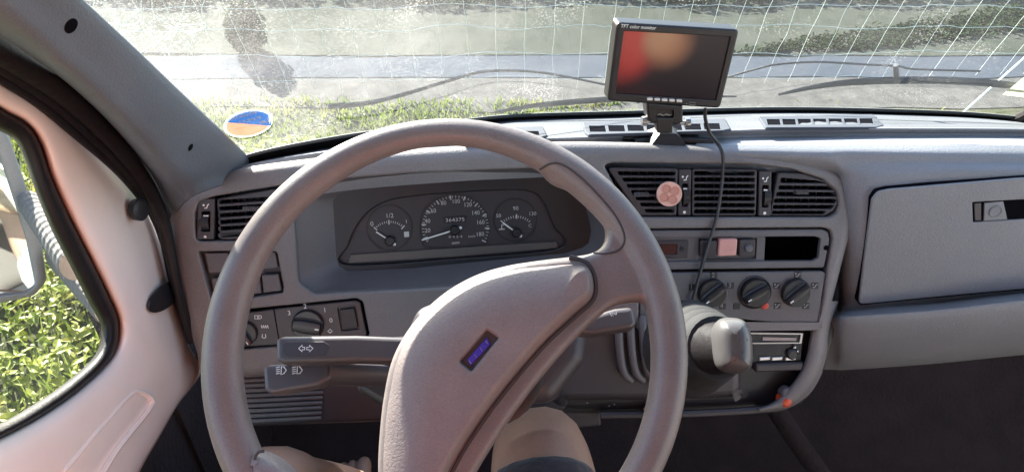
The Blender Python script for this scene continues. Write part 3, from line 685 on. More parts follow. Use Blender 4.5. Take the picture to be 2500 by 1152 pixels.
for t, x, y in (('0', 1043, 586), ('20', 1044, 563), ('40', 1044, 540), ('60', 1058, 515), ('80', 1083, 496), ('100', 1113, 492), ('120', 1142, 500), ('140', 1161, 520), ('160', 1173, 543), ('180', 1172, 572)):
    b.text(H_, x, y, t, 10.5, .0016, .06, sx=.92)
b.text(H_, 1152, 577, 'km/h', 6, .0016, .06); b.obj('scale', M['dimwhite'], so, flat=True)
b = MB(); b.plate(H_, [(1084, 530), (1138, 527), (1138, 543), (1084, 546)], .001, .001, .0001); b.obj('odometer', M['black'], so)
b = MB(); b.text(H_, 1112, 578, '0 4 5 4', 6, .0018, .03, sx=1.4); b.obj('trip_digits', M['dimwhite'], so, flat=True)
b = MB(); b.ribbon(H_, [(1103, 594), (1122, 592)], 5, .0016); b.obj('dial_plate', M['softwhite'], so, flat=True)
b = MB(); b.text(H_, 1111, 537, '364375', 9, .0022, .05, sx=1.25); b.obj('digits', M['dimwhite'], so, flat=True)
b = MB(); ticks(b, 1261, 578, 46, 52, [134 - k * 7 for k in range(13)], 1.6); ticks(b, 1261, 578, 44, 55, [134, 90], 3.2)
b.text(H_, 1217, 527, '50', 9, .0016, .05); b.text(H_, 1259, 509, '90', 10, .0016, .05); b.text(H_, 1300, 522, '130', 9, .0016, .05)
b.ribbon(H_, [(1218, 560), (1232, 559)], 3, .0016); b.ribbon(H_, [(1225, 560), (1225, 548), (1230, 550)], 2.4, .0016); b.text(H_, 1294, 551, 'C', 8, .0016)
b.obj('scale', M['dimwhite'], to, flat=True)
def needle(p0, p1, par):
    b = MB(); b.tube([H_.hit(*p0, .004), H_.hit(*p1, .004)], .0013, 6, flat=.5); b.obj('needle', M['white'], par)
    e = (p1[0] + (p1[0] - p0[0]) * .12, p1[1] + (p1[1] - p0[1]) * .12)
    MB().lathe(H_.hit(*e, .001), H_.n, [(.007, 0), (.007, .004), (.005, .006)], 20).obj('needle_cap', M['black'], par)
needle((918, 566), (948, 585), fo); needle((1030, 586), (1102, 564), so); needle((1228, 544), (1257, 565), to)
for x, y, q_ in ((963, 596, fo), (1124, 556, so), (1271, 576, to)): MB().disc(H_, x, y, 4, .003).obj('dial_pin', M['white'], q_, flat=True)
# ------------------------------------------------------------------ vents
def slats(b, rows_, w, th=.0014, dep=.010):
    for (x0, y0, x1, y1) in rows_:
        b.plate(F, [(x0, y0 - th), (x1, y1 - th), (x1, y1 + th), (x0, y0 + th)], w, dep, .0006)
def vent(name, outline, holes, w=-.004, label=None):
    b = MB(); b.plate(F, outline, w, .012, .0018, fil=.004, holes=[(h, .0028, .0008, .012) for h in holes]); o = b.obj(name, M['vent'], dashboard)
    if label: o['label'] = label
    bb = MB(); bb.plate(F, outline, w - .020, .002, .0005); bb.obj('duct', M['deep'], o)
    fins = MB(); u = [q[0] for q in outline]; x0, x1 = min(u), max(u); y0, y1 = min(q[1] for q in outline), max(q[1] for q in outline)
    for k in range(1, 9):
        x = x0 + (x1 - x0) * k / 9; fins.plate(F, [(x, y0 + 12), (x + 3, y0 + 12), (x + 3, y1 - 8), (x, y1 - 8)], w - .012, .006, .0003)
    fins.obj('fin', M['black'], o)
    return o
va = vent('air_vent', [(1482, 409), (1656, 411), (1652, 527), (1562, 527)], [[(1506 + k * 11, 419 + k * 15.3), (1650 - k * .6, 420 + k * 15.2), (1648 - k * .6, 429 + k * 15.0), (1512 + k * 11, 428.5 + k * 15.1)] for k in range(7)], label='slanted vent beside the wheel')
vb = vent('air_vent', [(1690, 412), (1849, 414), (1846, 527), (1689, 527)], [[(1695, 418 + k * 15.6), (1843, 419 + k * 15.5), (1842, 429 + k * 15.4), (1694, 428.5 + k * 15.5)] for k in range(7)], label='square middle vent')
vcH = [[(1906, 434), (1990, 441), (2022, 447), (1905, 447)], [(1902, 453), (2036, 455), (2040, 464), (1900, 463)], [(1897, 469), (2041, 470), (2043, 480), (1894, 479)], [(1891, 485), (2042, 486), (2041, 496), (1888, 495)], [(1886, 501), (2038, 501), (2030, 510), (1885, 510)], [(1884, 515), (2018, 515), (2010, 523), (1883, 523)]]
vc = vent('air_vent', [(1900, 421), (1960, 423), (2015, 440), (2043, 466), (2048, 495), (2036, 515), (2014, 527), (1880, 527), (1886, 490)], vcH, label='rounded vent at the glove box side')
vl = vent('air_vent', [(528, 486), (600, 472), (686, 458), (655, 584), (538, 586)], [[(534, 489 + k * 16.3), (672 - k * 5, 480 + k * 16.6), (670 - k * 5, 489 + k * 16.6), (535, 498.5 + k * 16.3)] for k in range(6)], label='left vent behind the wheel rim')
for o_, (x, y, wd) in ((va, (1568, 475, 36)), (vc, (1960, 469, 30)), (vl, (612, 510, 40))):
    b = MB()
    for k in range(9): b.plate(F, [(x - wd / 2 + k * wd / 9, y - 5), (x - wd / 2 + (k + .6) * wd / 9, y - 5), (x - wd / 2 + (k + .6) * wd / 9, y + 6), (x - wd / 2 + k * wd / 9, y + 6)], -.001, .01, .0004)
    b.obj('slider', M['panel'], o_)
def thumb(px, py, w_, h_, icon=True):
    b = MB(); b.plate(F, [(px - w_, py - h_), (px + w_, py - h_), (px + w_ - 2, py + h_), (px - w_ - 2, py + h_)], -.003, .012, .0012, fil=.002, holes=[([(px - w_ * .55, py - h_ * .38), (px + w_ * .5, py - h_ * .38), (px + w_ * .45, py + h_ * .62), (px - w_ * .6, py + h_ * .62)], .002, .0005, .01, 1)])
    o = b.obj('thumbwheel_plate', M['vent'], dashboard)
    c = F.hit(px - 1, py + h_ * .12, -.012); b = MB(); n = 40; rr = (F.hit(px, py - h_ * .38) - F.hit(px, py + h_ * .62)).length / 2 * .98; hw = .0045 * w_ / 15
    L = []
    for k in range(n):
        a = 2 * math.pi * k / n; r_ = rr * (.97 if k % 2 else 1.0); p = c + F.v * (math.cos(a) * r_) + F.n * (math.sin(a) * r_ * .75)
        L.append([p - F.u * hw, p - F.u * hw * .8 + F.n * .0, p + F.u * hw * .8, p + F.u * hw])
    L.append(L[0]); b.loops(L, False); b.obj('thumbwheel', M['black'], o, sharp=15)
    b = MB(); b.ribbon(F, [(px - w_ * .3, py - h_ * .16), (px + w_ * .3, py - h_ * .16)], 3, .006); b.obj('wheel_mark', M['white'], o, flat=True)
    MB().disc(F, px - 2, py + h_ * .86, 3.6, -.002).obj('dot_mark', M['white'], o, flat=True)
    b = MB(); b.disc(F, px - 6, py - h_ * .68, 2.6, -.002)
    b.ribbon(F, [(px - 4, py - h_ * .54), (px + 2, py - h_ * .54), (px + 3, py - h_ * .66), (px + 7, py - h_ * .74)], 2.6, -.002); b.obj('vent_symbol', M['white'], o, flat=True)
thumb(1673, 470, 15, 56); thumb(1869, 473, 15, 55); thumb(503, 535, 21, 50)
# switch blanks on the left
b = MB(); b.plate(F, [(470, 600), (700, 600), (710, 745), (500, 750)], -.014, .002, .0005); b.obj('switch_tray', M['black'], dashboard)
for q in ([(500, 618), (556, 617), (562, 663), (510, 667)], [(562, 617), (618, 616), (624, 660), (568, 663)], [(624, 616), (672, 615), (679, 653), (630, 658)],
          [(516, 680), (570, 676), (576, 722), (524, 728)], [(577, 676), (633, 672), (638, 716), (582, 722)], [(639, 672), (680, 669), (688, 710), (643, 715)]):
    b = MB(); b.plate(F, q, -.005, .010, .0012, fil=.002); b.obj('switch_blank', M['panel'], dashboard)
# lower left light panel
lpn = thing('lighting_panel', F.hit(700, 850), 'dark lamp switch panel with rotary knobs left of the steering column', 'switch panel')
b = MB(); b.plate(F, [(517, 774), (700, 750), (868, 733), (880, 738), (896, 818), (886, 828), (524, 852)], -.003, .01, .0015, fil=.003, holes=[([(824, 752), (868, 747), (878, 803), (834, 808)], .002, .001, .003, 1)]); b.obj('panel_face', M['vent'], lpn)
b = MB(); b.ribbon(F, [(668, 752), (682, 838)], 2.4, -.0022); b.obj('panel_seam', M['deep'], lpn, flat=True)
b = MB(); b.plate(F, [(828, 756), (865, 752), (874, 800), (837, 804)], -.002, .004, .001, fil=.002); b.obj('blank', M['black'], lpn)
def knob(px, py, rp_, ang, par, pl=F, w0=-.003, h=.012, name='knob', barw=.30):
    c = pl.hit(px, py, w0); rr = (pl.hit(px + rp_, py, w0) - c).length
    b = MB(); b.lathe(c, pl.n, [(rr * 1.06, 0), (rr * 1.05, h * .35), (rr, h * .5), (rr * .93, h * .52), (rr * .9, h * .5)], 32)
    d = (pl.u * math.cos(R(ang)) + pl.v * math.sin(R(ang))); e = pl.n.cross(d)
    L = []
    for t in (-1, -.9, -.5, 0, .5, .9, 1):
        wd = rr * barw * (1 - .25 * abs(t) ** 3); ll = rr * .97 * t
        L.append([c + d * ll + e * (wd * s_) + pl.n * (h * z) for s_, z in ((-1.5, .45), (-1.05, .6), (-.9, 1.0 if abs(t) < 1 else .6), (0, 1.12 if abs(t) < 1 else .65), (.9, 1.0 if abs(t) < 1 else .6), (1.05, .6), (1.5, .45))])
    b.loops(L, False); b.add(L[0], [tuple(range(7))]); b.add(L[-1], [tuple(range(7))[::-1]])
    o = b.obj(name, M['knob'], par)
    m = MB(); q = c + d * rr * .72 + pl.n * h * 1.16
    m.add([q - d * rr * .14 - e * rr * .05, q + d * rr * .14 - e * rr * .05, q + d * rr * .14 + e * rr * .05, q - d * rr * .14 + e * rr * .05], [(0, 1, 2, 3)]); m.obj('pointer_mark', M['white'], o, flat=True, fixn=False)
    return o
knob(752, 792, 37, -12, lpn, barw=.42); knob(598, 812, 30, -60, lpn)
for t, x, y in (('3', 706, 764), ('2', 745, 748), ('1', 793, 757), ('0', 808, 782)): MB().text(F, x, y, t, 12, -.0022, .08).obj('level_number', M['white'], lpn, flat=True)
b = MB()
b.ribbon(F, [(800, 808), (806, 803), (811, 808), (806, 812)], 2.4, -.002, True); b.ribbon(F, [(641, 815), (640, 823), (645, 825), (649, 823), (648, 815)], 2.2, -.002)
b.obj('panel_symbol', M['white'], lpn, flat=True); b = MB()
b.ribbon(F, [(622, 770), (629, 770), (629, 778), (622, 778)], 2, -.002, True); b.ribbon(F, [(632, 769), (638, 771), (638, 776), (632, 779)], 2, -.002, True)
for x in (638, 643, 648, 653): b.ribbon(F, [(x, 793), (x + 2, 801)], 2, -.002)
b.ribbon(F, [(637, 797), (655, 797)], 2, -.002); b.obj('panel_symbol', M['white'], lpn, flat=True)
# ------------------------------------------------------------------ centre stack: console plate with display, switches, pocket
cs = thing('switch_console', F.hit(1820, 655), 'grey centre console strip with pink hazard button and empty pocket', 'console panel')
b = MB(); b.plate(F, [(1562, 563), (2008, 560), (2022, 566), (2026, 586), (2012, 654), (1566, 660)], -.002, .012, .002, fil=.004, holes=[([(1590, 580), (1990, 577), (2004, 582), (1998, 630), (1985, 637), (1590, 640)], .003, .001, .006)]); b.obj('console_face', M['panel'], cs)
b = MB(); b.plate(F, [(1585, 576), (1869, 575), (1866, 641), (1585, 643)], -.0065, .004, .0006, holes=[([(1706, 583), (1848, 581), (1845, 632), (1706, 634)], .002, .0006, .004, 1)]); b.obj('inner_frame', M['panel'], cs)
b = MB(); b.plate(F, [(1590, 588), (1682, 587), (1679, 630), (1590, 631)], -.004, .003, .0008, fil=.002, holes=[([(1600, 596), (1654, 596), (1653, 621), (1600, 622)], .001, .0005, .0015)]); b.obj('clock_face', M['vent'], cs)
b = MB(); b.plate(F, [(1600, 596), (1654, 596), (1653, 621), (1600, 622)], -.0052, .001, .0003); b.obj('clock_window', mat('dark_red_window', (.05, .008, .008), .2), cs)
MB().lathe(F.hit(1665, 607, -.004), F.n, [(.0028, 0), (.0028, .0012), (.0018, .0014), (.0015, .0005)], 14).obj('clock_pin', M['black'], cs)
for q, m_, nm in (([(1711, 588), (1751, 587), (1750, 627), (1711, 629)], 'vent', 'push_switch'), ([(1757, 584), (1801, 583), (1798, 624), (1753, 626)], 'pink', 'hazard_switch'), ([(1806, 586), (1845, 584), (1843, 625), (1804, 627)], 'vent', 'push_switch')):
    b = MB(); b.plate(F, q, .0005 if m_ == 'vent' else .003, .01, .0016, fil=.003); so_ = b.obj(nm, M[m_], cs)
    if nm == 'hazard_switch': b = MB(); b.ribbon(F, [(1769, 612), (1777, 598), (1786, 611)], 1.2, .0033, True); b.obj('triangle_mark', mat('faded_mark', (.55, .24, .2), .5), so_, flat=True)
MB().lathe(F.hit(1827, 606, .0005), F.n, [(.0055, 0), (.0055, .002), (.0045, .0035), (.002, .004)], 20).obj('push_button', M['panel'], cs)
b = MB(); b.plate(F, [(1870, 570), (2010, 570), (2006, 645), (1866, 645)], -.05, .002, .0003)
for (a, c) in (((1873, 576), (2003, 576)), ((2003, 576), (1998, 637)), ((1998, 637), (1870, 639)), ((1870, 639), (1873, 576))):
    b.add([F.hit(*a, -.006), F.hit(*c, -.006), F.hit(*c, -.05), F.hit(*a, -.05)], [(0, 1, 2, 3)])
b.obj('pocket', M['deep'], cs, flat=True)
MB().lathe(F.hit(2017, 605, -.0018), F.n, [(.0035, 0), (.0035, .0006), (.0022, -.0006)], 16).obj('screw_hole', M['deep'], cs)
# heater panel
hp = thing('heater_panel', F.hit(1830, 790), 'grey heater control panel with three black rotary knobs', 'heater controls')
b = MB(); b.plate(F, [(1562, 667), (2008, 662), (2016, 668), (1996, 792), (1985, 798), (1800, 779), (1562, 783)], -.002, .012, .002, fil=.004); b.obj('panel_face', M['panel'], hp)
for x, y in ((1738, 714), (1842, 713), (1941, 713)): knob(x, y, 33, 218 if x != 1842 else 208, hp, w0=-.002, h=.014)
c = F.hit(1842, 713, -.0015); MB().lathe(c, F.n, [(.0235, 0), (.0235, .0012), (.0222, .0022), (.0212, .0012), (.0212, 0)], 44, cap=False).obj('knob_ring', M['vent'], hp)
for x, y, t in ((1743, 672, '2'), (1784, 697, '3'), (1764, 747, '4'), (1696, 747, '*'), (1690, 700, '1'), (1799, 747, ''), (1897, 697, 'u'), (1898, 746, 'y'), (1948, 671, 'w'), (1990, 697, 'v'), (1968, 746, 'n')):
    b = MB(); b.plate(F, [(x - 8, y - 7), (x + 9, y - 7), (x + 8, y + 8), (x - 8, y + 8)], -.0012, .002, .0004, fil=.001); bo = b.obj('symbol_window', M['black'], hp)
    b = MB()
    if t in '1234' and t: b.text(F, x - 2, y, t, 12, -.0006, .03)
    elif t == '*':
        for k in range(3): b.ribbon(F, [(x - 6 * math.cos(k * 1.05), y - 6 * math.sin(k * 1.05)), (x + 6 * math.cos(k * 1.05), y + 6 * math.sin(k * 1.05))], 2, -.0006)
    elif t: b.ribbon(F, [(x - 6, y + 4), (x - 1, y + 4), (x + 2, y - 1), (x + 6, y - 4)], 2.6, -.0006); b.disc(F, x - 5, y - 3, 2.2, -.0006)
    if t: b.obj('symbol', M['softwhite'], bo, flat=True)
MB().lathe(F.hit(1867, 746, -.002), F.n, [(.0052, 0), (.005, .0016), (.003, .0026)], 18).obj('hot_marker', M['red'], hp)
# ------------------------------------------------------------------ lower centre: console body, ribs, radio, shelf
F2 = F.up(-.008)
b = MB(); b.plate(F2, [(1345, 830), (1400, 800), (1640, 790), (1740, 800), (1800, 830), (1815, 950), (1780, 978), (1400, 985), (1352, 975)], 0, .10, .016, smooth=60, seg=6); b.obj('lower_cover', M['vent'], dashboard, sharp=60)
for k, x in enumerate((1518, 1547, 1577, 1608)):
    b = MB(); b.tube([F2.hit(x - 8, 772, .004), F2.hit(x - 8, 800, .010), F2.hit(x - 4, 860, .011), F2.hit(x + 4, 905, .009), F2.hit(x + 22, 926, .002)], .0072, 10, res=16, flat=.8); b.obj('rib', M['panel'], dashboard, sharp=60)
b = MB(); b.plate(F2, [(1500, 765), (1640, 760), (1650, 935), (1530, 932), (1508, 905)], .003, .01, .001, fil=.008); b.obj('rib_recess', M['black'], dashboard)
bk = F.up(-.03)
b = MB(); b.plate(bk, [(1300, 760), (2050, 770), (2015, 900), (1960, 985), (1900, 1010), (1300, 1015)], 0, .02, .004, fil=.01); b.obj('lower_backing', M['black'], dashboard)
limb_o = [(2046, 735), (2024, 812), (2020, 860), (2004, 915), (1972, 965), (1925, 996), (1860, 1006)]
limb_i = [(1995, 735), (1978, 812), (1970, 860), (1954, 905), (1926, 945), (1888, 980), (1850, 996)]
b = MB(); b.loft([[F.hit(x, y, wd) for x, y in mixp(limb_i, limb_o, t)] for t, wd in ((0, -.03), (0.02, -.012), (.2, -.004), (.6, -.003), (.9, -.012), (1.02, -.045))], 40, 3); b.obj('console_limb', M['face'], dashboard, sharp=60)
b = MB(); b.tube([F.hit(1465, 1012, -.018), F.hit(1640, 1010, -.016), F.hit(1780, 1004, -.016), F.hit(1890, 996, -.016)], .0055, 8, res=20); b.obj('tray_lip', M['vent'], dashboard)
b = MB(); b.plate(F, [(1340, 985), (1466, 980), (1468, 1040), (1340, 1050)], -.03, .03, .003, fil=.004); b.obj('column_foot', M['vent'], dashboard)
for (x, y) in ((1434, 983), (1487, 990), (1500, 986)): MB().disc(F, x, y, 2.2, -.026, n=10).obj('dust_fleck', M['softwhite'], dashboard, flat=True)
radio = thing('car_radio', F.hit(1900, 880), 'small black car radio with chrome edge partly behind the gear knob', 'car radio')
b = MB(); b.plate(F, [(1780, 808), (1963, 811), (1957, 884), (1780, 888)], -.014, .03, .002, fil=.003); b.obj('body', M['black'], radio)
b = MB(); b.plate(F, [(1782, 810), (1962, 812), (1958, 839), (1782, 841)], -.012, .004, .0008, fil=.001, holes=[([(1790, 815), (1955, 817), (1952, 835), (1790, 836)], .001, .0004, .003)]); b.obj('chrome_edge', M['chrome'], radio)
b = MB(); b.plate(F, [(1862, 822), (1945, 824), (1944, 832), (1862, 831)], -.0125, .002, .0004); b.obj('tuning_strip', mat('pale_strip', (.38, .32, .31), .4), radio)
for x in (1855, 1885, 1918): b = MB(); b.plate(F, [(x, 873), (x + 26, 871), (x + 25, 878), (x, 880)], -.011, .004, .0006); b.obj('preset_key', M['silver'], radio)
MB().lathe(F.hit(1932, 862, -.014), F.n, [(.008, 0), (.008, .004), (.006, .006)], 20).obj('tuning_knob', M['knob'], radio)
for x, y in ((1938, 846), (1944, 856)): MB().lathe(F.hit(x, y, -.013), F.n, [(.002, 0), (.002, .003), (.001, .0035)], 10).obj('stud', M['chrome'], radio)
b = MB(); b.plate(F, [(1845, 888), (1966, 884), (1960, 905), (1845, 910)], -.008, .03, .003, fil=.003); b.obj('radio_shelf', M['vent'], dashboard)
lg = thing('lighter_socket', F.hit(1915, 985), 'orange red lighter socket cap at the foot of the console', 'lighter socket')
MB().lathe(F.hit(1914, 955, -.02), F.n + Vector((.1, 0, .1)), [(.010, 0), (.010, .012), (.008, .014)], 20).obj('collar', M['panel'], lg)
MB().lathe(F.hit(1916, 977, -.01), F.n, [(.0095, -.01), (.0098, 0), (.008, .006), (.004, .009)], 20).obj('orange_cap', M['orange'], lg)  # plain orange cap of the cigarette lighter
lg2 = thing('warning_button', F.hit(1580, 1012), 'small red button low on the console behind the wheel rim', 'button')
MB().lathe(F.hit(1585, 1008, -.012), F.n, [(.0065, -.01), (.0065, .004), (.004, .007)], 18).obj('red_cap', M['orange'], lg2); MB().lathe(F.hit(1585, 1008, -.02), F.n, [(.009, -.004), (.009, .005), (.0075, .006)], 18).obj('collar', M['black'], lg2)
# knee panel with grille
b = MB(); b.plate(F, [(500, 880), (1380, 860), (1390, 1010), (1000, 1030), (560, 1046), (520, 960)], -.018, .05, .008, fil=.02); b.obj('knee_panel', M['vent'], dashboard)
b = MB()
for k in range(9):
    y = 922 + k * 12.4; b.tube([F.hit(575, y + 6, -.0165), F.hit(640, y + 4, -.0155), F.hit(792 - k * 1.0, y - 3, -.0165)], .0024, 6)
b.obj('grille_slat', M['panel'], dashboard); 
# glove box
Tpas = bvh(paspad); g1, g2, g3 = cast(Tpas, 2160, 480), cast(Tpas, 2160, 715), cast(Tpas, 2480, 460)
PF = Pl(g1, (g2 - g1).cross(g3 - g1))
if PF.n.y > 0: PF = Pl(PF.p, -PF.n)
PF = PF.up(.003)
gb = thing('glove_box', PF.hit(2400, 730), 'blue grey glove box lid with recessed latch on the passenger side', 'glove box')
go = [(2128, 486), (2142, 468), (2170, 462), (2480, 436), (2760, 418), (2760, 668), (2500, 706), (2300, 724), (2096, 744), (2108, 640)]
b = MB(); b.plate(PF, [(x + (-2 if x < 2400 else 2), y + (-2 if y < 550 else 2)) for x, y in go], .0022, .012, .0006, fil=.008); b.obj('gap', M['deep'], gb)
b = MB(); b.plate(PF, go, .0040, .010, .0022, fil=.008, holes=[([(2374, 494), (2520, 486), (2520, 534), (2376, 543)], .001, .0012, .010, 0)]); b.obj('lid', M['dash'], gb)
b = MB(); b.plate(PF, [(2365, 485), (2530, 475), (2530, 545), (2365, 553)], -.003, .002, .0003); lt = b.obj('latch', M['black'], gb)
b = MB(); b.plate(PF, [(2404, 496), (2450, 492), (2460, 536), (2402, 540)], .0035, .006, .001); b.obj('latch_plate', M['dash'], lt)
MB().lathe(PF.hit(2430, 516, .0036), PF.n, [(.0085, 0), (.0085, .0008), (.0076, .0014), (.007, .0004), (.0, .0006)], 26).obj('lock', M['dash'], lt)
b = MB(); b.plate(PF, [(2378, 497), (2396, 496), (2396, 538), (2380, 539)], .003, .005, .001); b.obj('latch_tab', M['vent'], lt)
# demister vents on top
def demist(outline, x0, x1, y0, y1, n, sk_=0, lab=None):
    b = MB(); hs = []; xm = (x0 + x1) / 2
    A_, B_, C_ = cast(Ttop, x0, y0 + 3), cast(Ttop, x1, y0 + sk_ + 3), cast(Ttop, xm, y0 - 12 + sk_ / 2)
    nn = (B_ - A_).cross(C_ - A_); nn = nn if nn.z > 0 else -nn
    VS = Pl(A_, nn, B_ - A_)
    for k in range(n):
        a = x0 + (x1 - x0) * k / n; c = x0 + (x1 - x0) * (k + .84) / n
        hs.append(([(a, y0 + sk_ * (k / n)), (c, y0 + sk_ * (k / n)), (c + 3, y1 + sk_ * (k / n)), (a + 3, y1 + sk_ * (k / n))], 0, .0004, .006))
    b.plate(VS, outline, .0026, .004, .0014, fil=.004, holes=hs); o = b.obj('demister_vent', M['demist'], dashboard)
    if lab: o['label'] = lab
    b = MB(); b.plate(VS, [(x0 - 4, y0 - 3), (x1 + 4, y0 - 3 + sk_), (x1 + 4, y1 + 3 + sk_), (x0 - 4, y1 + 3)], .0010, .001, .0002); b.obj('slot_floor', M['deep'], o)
demist([(1422, 299), (1770, 289), (1784, 314), (1764, 318), (1436, 328), (1428, 322)], 1438, 1764, 307, 322, 7, -7, 'long demister vent behind the monitor')
demist([(1852, 285), (2132, 279), (2158, 305), (2140, 310), (1868, 311)], 1872, 2136, 291, 305, 7, -2, 'demister vent on the passenger side')
demist([(1130, 316), (1325, 308), (1336, 330), (1320, 335), (1130, 344)], 1150, 1322, 326, 336, 4, -8, 'demister vent above the wheel rim')
# ================================================================== STEERING COLUMN, STALKS
col = thing('steering_column', atd(1200, 1000, .8), 'dark plastic steering column shroud behind the wheel pad', 'steering column')
CP = facing(1200, 860, .74, 10)
b = MB(); b.plate(CP, [(992, 900), (994, 800), (1015, 752), (1060, 735), (1200, 728), (1380, 745), (1440, 790), (1430, 880), (1350, 985), (1000, 1000)], 0, .12, .018, fil=.02, seg=6); b.obj('shroud', M['vent'], col, sharp=60)
b = MB(); b.plate(facing(950, 900, .735, 6), [(860, 835), (1010, 820), (1010, 990), (940, 1000), (870, 960)], -.012, .05, .010, fil=.01, seg=4); b.obj('switch_body', M['black'], col)
def stalk(name, outline, px, py, D, tilt, label, th=.018, r=.005, yaw=0):
    pl = facing(px, py, D, tilt, yaw); t = thing(name, pl.p, label, 'steering stalk', 'stalks on the steering column')
    b = MB(); b.plate(pl, outline, 0, th, r, fil=.006, seg=5, back=True); o = b.obj('lever', M['stalk'], t, sharp=60); return t, pl
M['stalk'] = mat('stalk_plastic', (.062, .052, .054), .35, [(1500, .2)])
t, pl = stalk('turn_signal_stalk', [(673, 826), (690, 819), (870, 817), (1000, 822), (1030, 884), (870, 880), (690, 886), (673, 878)], 760, 850, .70, 20, 'upper left stalk marked with two direction arrows')
b = MB(); b.plate(pl, [(690, 838), (706, 833), (790, 833), (806, 842), (796, 868), (700, 870), (688, 860)], .0005, .001, .0004, fil=.003); b.obj('grip_inset', M['vent'], t)
b = MB()
for sgn, cx in ((-1, 738), (1, 755)):
    b.ribbon(pl, [(cx + sgn * 9, 850), (cx, 842), (cx, 847), (cx - sgn * 6, 847), (cx - sgn * 6, 853), (cx, 853), (cx, 858)], 2.2, .0009, True)
b.obj('arrow_mark', M['white'], t, flat=True)
t, pl = stalk('headlamp_stalk', [(641, 897), (655, 888), (800, 881), (812, 895), (806, 925), (778, 941), (660, 961), (645, 952)], 730, 920, .715, 20, 'lower left stalk marked with two headlamp symbols')
b = MB()
for cx, w_ in ((688, 1), (727, 1)):
    b.ribbon(pl, [(cx - 1, 894 - (cx > 700) * 2), (cx + 5, 895), (cx + 11, 903), (cx + 5, 911), (cx - 2, 914 - (cx > 700) * 2)], 2.2, .0009, True)
    for k in range(4): b.ribbon(pl, [(cx - 14, 897 + k * 5), (cx - 5, 895 + k * 5)], 1.9, .0009)
b.obj('lamp_mark', M['white'], t, flat=True)
b = MB(); b.tube([atd(800, 912, .725), atd(900, 915, .74), atd(980, 920, .76)], .014, 12, flat=.6); b.obj('lever_arm', M['vent'], t)
t, pl = stalk('wiper_stalk', [(1400, 812), (1440, 770), (1500, 752), (1545, 747), (1554, 790), (1543, 799), (1446, 815)], 1500, 780, .70, 20, 'right stalk below the spoke marked with a wiper symbol')
b = MB(); b.ribbon(pl, [(1488, 762), (1493, 772), (1489, 760), (1497, 772), (1494, 758)], 2, .0009); b.ribbon(pl, [(1498, 764), (1504, 768), (1505, 757)], 2.4, .0009); b.obj('wiper_mark', M['white'], t, flat=True)
# ================================================================== STEERING WHEEL
WN = RM @ Vector((0, math.sin(R(11.5)), math.cos(R(11.5))))
WC = atd(1087, 852, .59); WP = Pl(WC, WN, RM @ Vector((1, 0, 0)))
sw = thing('steering_wheel', WC, 'grey steering wheel turned left with large padded hub', 'steering wheel')
def arc_r(a):   # half width of the rim section by angle
    a %= 360; tb = [(0, .0150), (45, .0152), (90, .0118), (135, .0142), (180, .0162), (225, .0165), (270, .014), (315, .0142), (360, .0150)]
    for (a0, r0), (a1, r1) in zip(tb, tb[1:]):
        if a <= a1: t = (a - a0) / (a1 - a0); t = t * t * (3 - 2 * t); return r0 + (r1 - r0) * t
b = MB(); n = 160; L = []
for i in range(n):
    a = 360 * i / n; r_ = arc_r(a); Rc = .1955 - r_; dd = WP.u * math.cos(R(a)) + WP.v * math.sin(R(a))
    L.append([WC + dd * (Rc + r_ * math.cos(2 * math.pi * k / 20)) + WN * (r_ * .98 * math.sin(2 * math.pi * k / 20)) for k in range(20)])
L.append(L[0]); b.loops(L)
def wuv(p): return Vector(WP.uv(*p))
sp_out = [(1318, 412), (1335, 396), (1370, 398), (1430, 430), (1510, 510), (1580, 600), (1625, 690), (1648, 790), (1625, 830), (1600, 790), (1590, 752), (1565, 738), (1535, 738), (1490, 752), (1420, 812), (1340, 900), (1262, 1000), (1195, 1100), (1150, 1180), (1100, 1300),
          (1040, 1330), (960, 1320), (925, 1200), (935, 1000), (960, 880), (1010, 800), (1090, 720), (1180, 668), (1260, 645), (1330, 634), (1400, 626), (1450, 616), (1476, 590), (1474, 545), (1445, 492), (1395, 466), (1345, 446)]
def solidpatch(outl, prof, sm=120):
    q = ccw([Vector(a) for a in cr([wuv(p) for p in outl], sm, True)]); q = [Vector(a[:2]) for a in q]
    L = [[WP.at(a.x, a.y, h) for a in inset(q, ins)] for ins, h in prof]; b.loops(L)
    for LL, ins in ((L[0], prof[0][0]), (L[-1], prof[-1][0])):
        b.add(LL, tessellate_polygon([[Vector((a.x, a.y, 0)) for a in inset(q, ins)]]))
solidpatch(sp_out, [(.004, -.014), (0, -.006), (.0, .000), (.0015, .004), (.005, .007)])
rim = b.obj('rim', M['wheel'], sw, wn=False, sharp=180)
m = rim.modifiers.new('remesh', 'REMESH'); m.mode = 'VOXEL'; m.voxel_size = .0016; m.use_smooth_shade = True
m = rim.modifiers.new('smooth', 'SMOOTH'); m.iterations = 10; m.factor = .5
# pad
pad_px = [(1392, 629), (1432, 646), (1450, 682), (1447, 728), (1405, 768), (1335, 832), (1262, 915), (1195, 1000), (1135, 1088), (1100, 1152), (1075, 1215), (1050, 1270), (1010, 1300), (960, 1300), (925, 1255),
          (918, 1150), (922, 1060), (932, 970), (952, 880), (990, 806), (1040, 748), (1100, 700), (1170, 664), (1250, 642), (1320, 633)]
q = [Vector(a[:2]) for a in ccw([Vector(a) for a in cr([wuv(p) for p in pad_px], 170, True)])]
ax = Vector((-.72, .69)).normalized()
cc = sum(q, Vector((0, 0))) / len(q); sc_ = []
for i, a in enumerate(q):
    t_ = (q[(i + 1) % len(q)] - q[i - 1]).normalized(); nn = Vector((t_.y, -t_.x)); sc_.append(.22 + .78 * max(0, min(1, (nn.dot(ax) + .15) / .75)))
for _ in range(12): sc_ = [(sc_[i - 1] + sc_[i] * 2 + sc_[(i + 1) % len(sc_)]) / 4 for i in range(len(sc_))]
